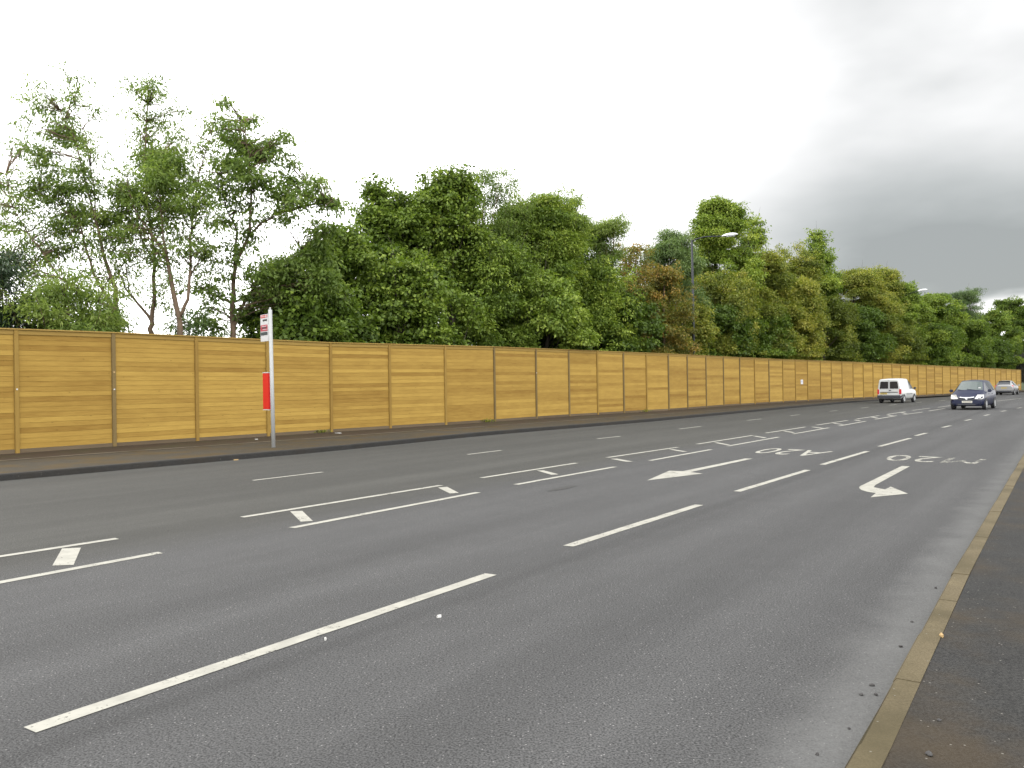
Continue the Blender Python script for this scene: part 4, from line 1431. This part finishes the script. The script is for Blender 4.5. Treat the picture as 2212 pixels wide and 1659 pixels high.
auto_tree(975, 600, 44, 4.0, SYC, 'low sycamore below the tallest crown', 'sycamore_tree', n=12, dens=.6, tint=.40)
auto_tree(1062, 362, 66, 9.0, ASH, 'airy ash with thin twigs sticking out of its top', 'ash_tree', 'loose', n=26, dens=.45, tint=.42)
auto_tree(1112, 438, 44, 8.0, ASH, 'narrow green ash filling the dip between the airy ash and the large bright one', 'ash_tree', n=24, tint=.46)
auto_tree(1070, 520, 84, 5.5, ('leaf_sycamore', .19, .10, 13, .25, 'bark_dark'), 'olive green tree below the airy ash', 'ash_tree', n=30, tint=.48)
auto_tree(1180, 420, 88, 7.5, ('leaf_bright', .20, .085, 14, .26, 'bark_dark'), 'large bright green rounded ash right of the airy one', 'ash_tree', n=40, tint=.46)
auto_tree(1236, 424, 52, 9.0, ASH, 'ash with a pointed tuft at the right shoulder of the middle group', 'ash_tree', 'spire', n=26, tint=.42)
auto_tree(1165, 600, 84, 4.0, SYC, 'dark low tree with pale leaf sprays in the middle of the fence', 'sycamore_tree', n=24, dens=.8, tint=.52)
auto_tree(1305, 474, 62, 8.0, ASH, 'ash with feathery top at the right end of the middle group', 'ash_tree', 'loose', n=26, tint=.42)
auto_tree(1280, 570, 76, 5.0, ('leaf_bright', .19, .10, 12, .25, 'bark_dark'), 'green rounded tree in front of the feathery ash', 'ash_tree', n=24, tint=.46)
auto_tree(1345, 640, 62, 3.6, SYC, 'bush with shade-darkened leaves left of the rusty one', 'bush', n=18, tint=0.05)  # low tint paints the shade under the crowns into the leaves

# around the lamp
auto_tree(1372, 528, 42, 9.0, RUS, 'thin brownish tree top between the middle group and the grey green tree', 'maple_tree', 'loose', n=16, dens=.6, tint=.5)
auto_tree(1425, 578, 62, 3.8, RUS, 'rusty brown maple left of the street lamp column', 'maple_tree', n=24, tint=.52)
auto_tree(1452, 498, 62, 8.5, GRY, 'grey green rounded tree behind the rusty maple', 'willow_tree', n=28, tint=.45)
auto_tree(1478, 655, 58, 4.2, OLI, 'small yellowing maple around the foot of the street lamp', 'maple_tree', n=20, dens=.8, tint=.55)
auto_tree(1562, 436, 72, 9.0, BRI, 'tall light green tree rising behind the street lamp lantern', 'maple_tree', n=34, tint=.58)
auto_tree(1626, 470, 40, 10.0, BRI, 'slim tree with an upright side branch right of the lantern', 'maple_tree', 'loose', n=18, dens=.8, tint=.5)
auto_tree(1560, 590, 74, 4.5, OLI, 'yellow green bushy maple right of the lamp column', 'maple_tree', n=26, tint=.5)
auto_tree(1640, 545, 74, 6.5, OLI, 'yellow green maple between the lamp and the pointed tree', 'maple_tree', n=28, tint=.52)
auto_tree(1540, 660, 70, 3.0, SYC, 'dark brownish thicket at the fence right of the lamp', 'bush', n=18, tint=0.08)  # shade at the foot of the belt is put into the leaf tint
auto_tree(1712, 530, 50, 9.0, OLI, 'tree with a reddish tip left of the pointed tree', 'maple_tree', n=22, tint=.6)
auto_tree(1772, 498, 56, 10.0, BRI, 'pointed tall tree standing clear against the grey cloud', 'maple_tree', 'spire', n=30, tint=.46)
auto_tree(1710, 600, 74, 4.5, OLI, 'yellowish maple in front of the pointed tree', 'maple_tree', n=28, tint=.58)
auto_tree(1640, 670, 76, 3.0, BRI, 'mid green bush low at the fence below the yellow maples', 'bush', n=20, tint=0.16)  # leaf tint lowered to stand in for shade from the maples
auto_tree(1775, 640, 70, 4.0, OLI, 'olive bush at the fence left of the white van', 'bush', n=22, tint=0.25)  # tint carries some painted shade besides the olive leaf colour
# towards the far end
auto_tree(1850, 582, 66, 8.0, OLI, 'spreading tree with rust tinged top above the white van', 'maple_tree', n=28, tint=.58)
auto_tree(1905, 580, 52, 9.0, OLI, 'tree with a flat leaning top right of the rust tinged one', 'maple_tree', n=24, tint=.55)
auto_tree(1850, 665, 66, 4.0, SYC, 'dark shaded bush above the white van', 'bush', n=20, tint=0.10)  # its shade is painted by the dark leaf tint
auto_tree(1943, 612, 52, 8.0, BRI, 'rounded tree hiding the second lamp column', 'maple_tree', n=26, tint=.42)
auto_tree(1925, 690, 66, 4.0, OLI, 'low yellow green bush right of the white van', 'bush', n=20, tint=0.26)  # leaves toned down for the shade of the overhanging crowns
auto_tree(2025, 634, 52, 7.0, BRI, 'rounded green tree right of the second lantern', 'maple_tree', n=24, tint=.42)
auto_tree(2015, 700, 60, 5.0, BRI, 'low green bush above the blue car roof', 'bush', n=20, tint=0.16)  # under-crown shade is part of this leaf tint
auto_tree(2078, 628, 38, 14.0, GRY, 'thin wind bent tree with open twigs over the blue car', 'willow_tree', 'loose', n=16, dens=.7, tint=.2)
auto_tree(2108, 618, 20, 15.0, GRY, 'small windswept tree top leaning right over the blue car', 'willow_tree', 'loose', n=9, dens=.7, tint=.2)
auto_tree(2090, 690, 60, 6.0, BRI, 'green bush between the blue and the silver car', 'bush', n=22, tint=0.16)  # leaf colour darkened in place of shade from above
auto_tree(2150, 670, 44, 8.0, BRI, 'green tree above the silver car', 'maple_tree', n=20, tint=.35)
auto_tree(2180, 646, 36, 14.0, SYC, 'dark tree near the right edge of the photo', 'sycamore_tree', 'loose', n=20, tint=.3)
auto_tree(2140, 735, 60, 4.0, SYC, 'bush with shade-darkened leaves at the far end of the fence', 'bush', n=20, tint=0.05)  # darkest leaf tint, imitating deep shade below the trees
auto_tree(2218, 660, 36, 10.0, SYC, 'dark tree cut by the right edge of the photo', 'sycamore_tree', n=20, tint=.22)
auto_tree(2222, 760, 34, 2.0, PUR, 'dark bush past the last fence post at the right edge', 'bush', n=12, tint=0.05)  # dark leaves, with shade added through the low tint


# weeds rooted in the crack at the foot of the fence
def weed(px, dy, size, label, seed):
    rr = np.random.default_rng(seed)
    p = at(px, interp(FENCE_BOT, px) + dy, PZ)
    n = 70
    P = rr.normal(0, 1, (n, 3)) * np.array([size * 1.5, size * .5, size * .4])
    P[:, 2] = np.abs(P[:, 2]) + .02
    A = norm(np.column_stack([P[:, 0], P[:, 1], np.full(n, size * 1.2)]) + rr.normal(0, size * .5, (n, 3)))
    N = norm(np.cross(A, rr.normal(0, 1, (n, 3))))
    o = leaves_to_mesh('weed', P, N, A, size * rr.uniform(.5, 1.1, n), size * .22 * rr.uniform(.7, 1.3, n), rr.random(n), 'leaf_olive', None)
    d = fb[12] - fb[8]
    o.location = p + Vector((d.y, -d.x, 0)).normalized() * .12
    o.rotation_euler = (0, 0, math.atan2(d.y, d.x))
    tag(o, label, 'weed', 'weeds along the foot of the fence')


weed(692, 0, .11, 'low weed at the fence foot a little right of the bus stop pole', 1)
weed(1050, 0, .14, 'weed tuft at the fence foot just left of a grey post', 2)
weed(1392, 0, .12, 'weed tuft at the fence foot farther along towards the lamp', 3)
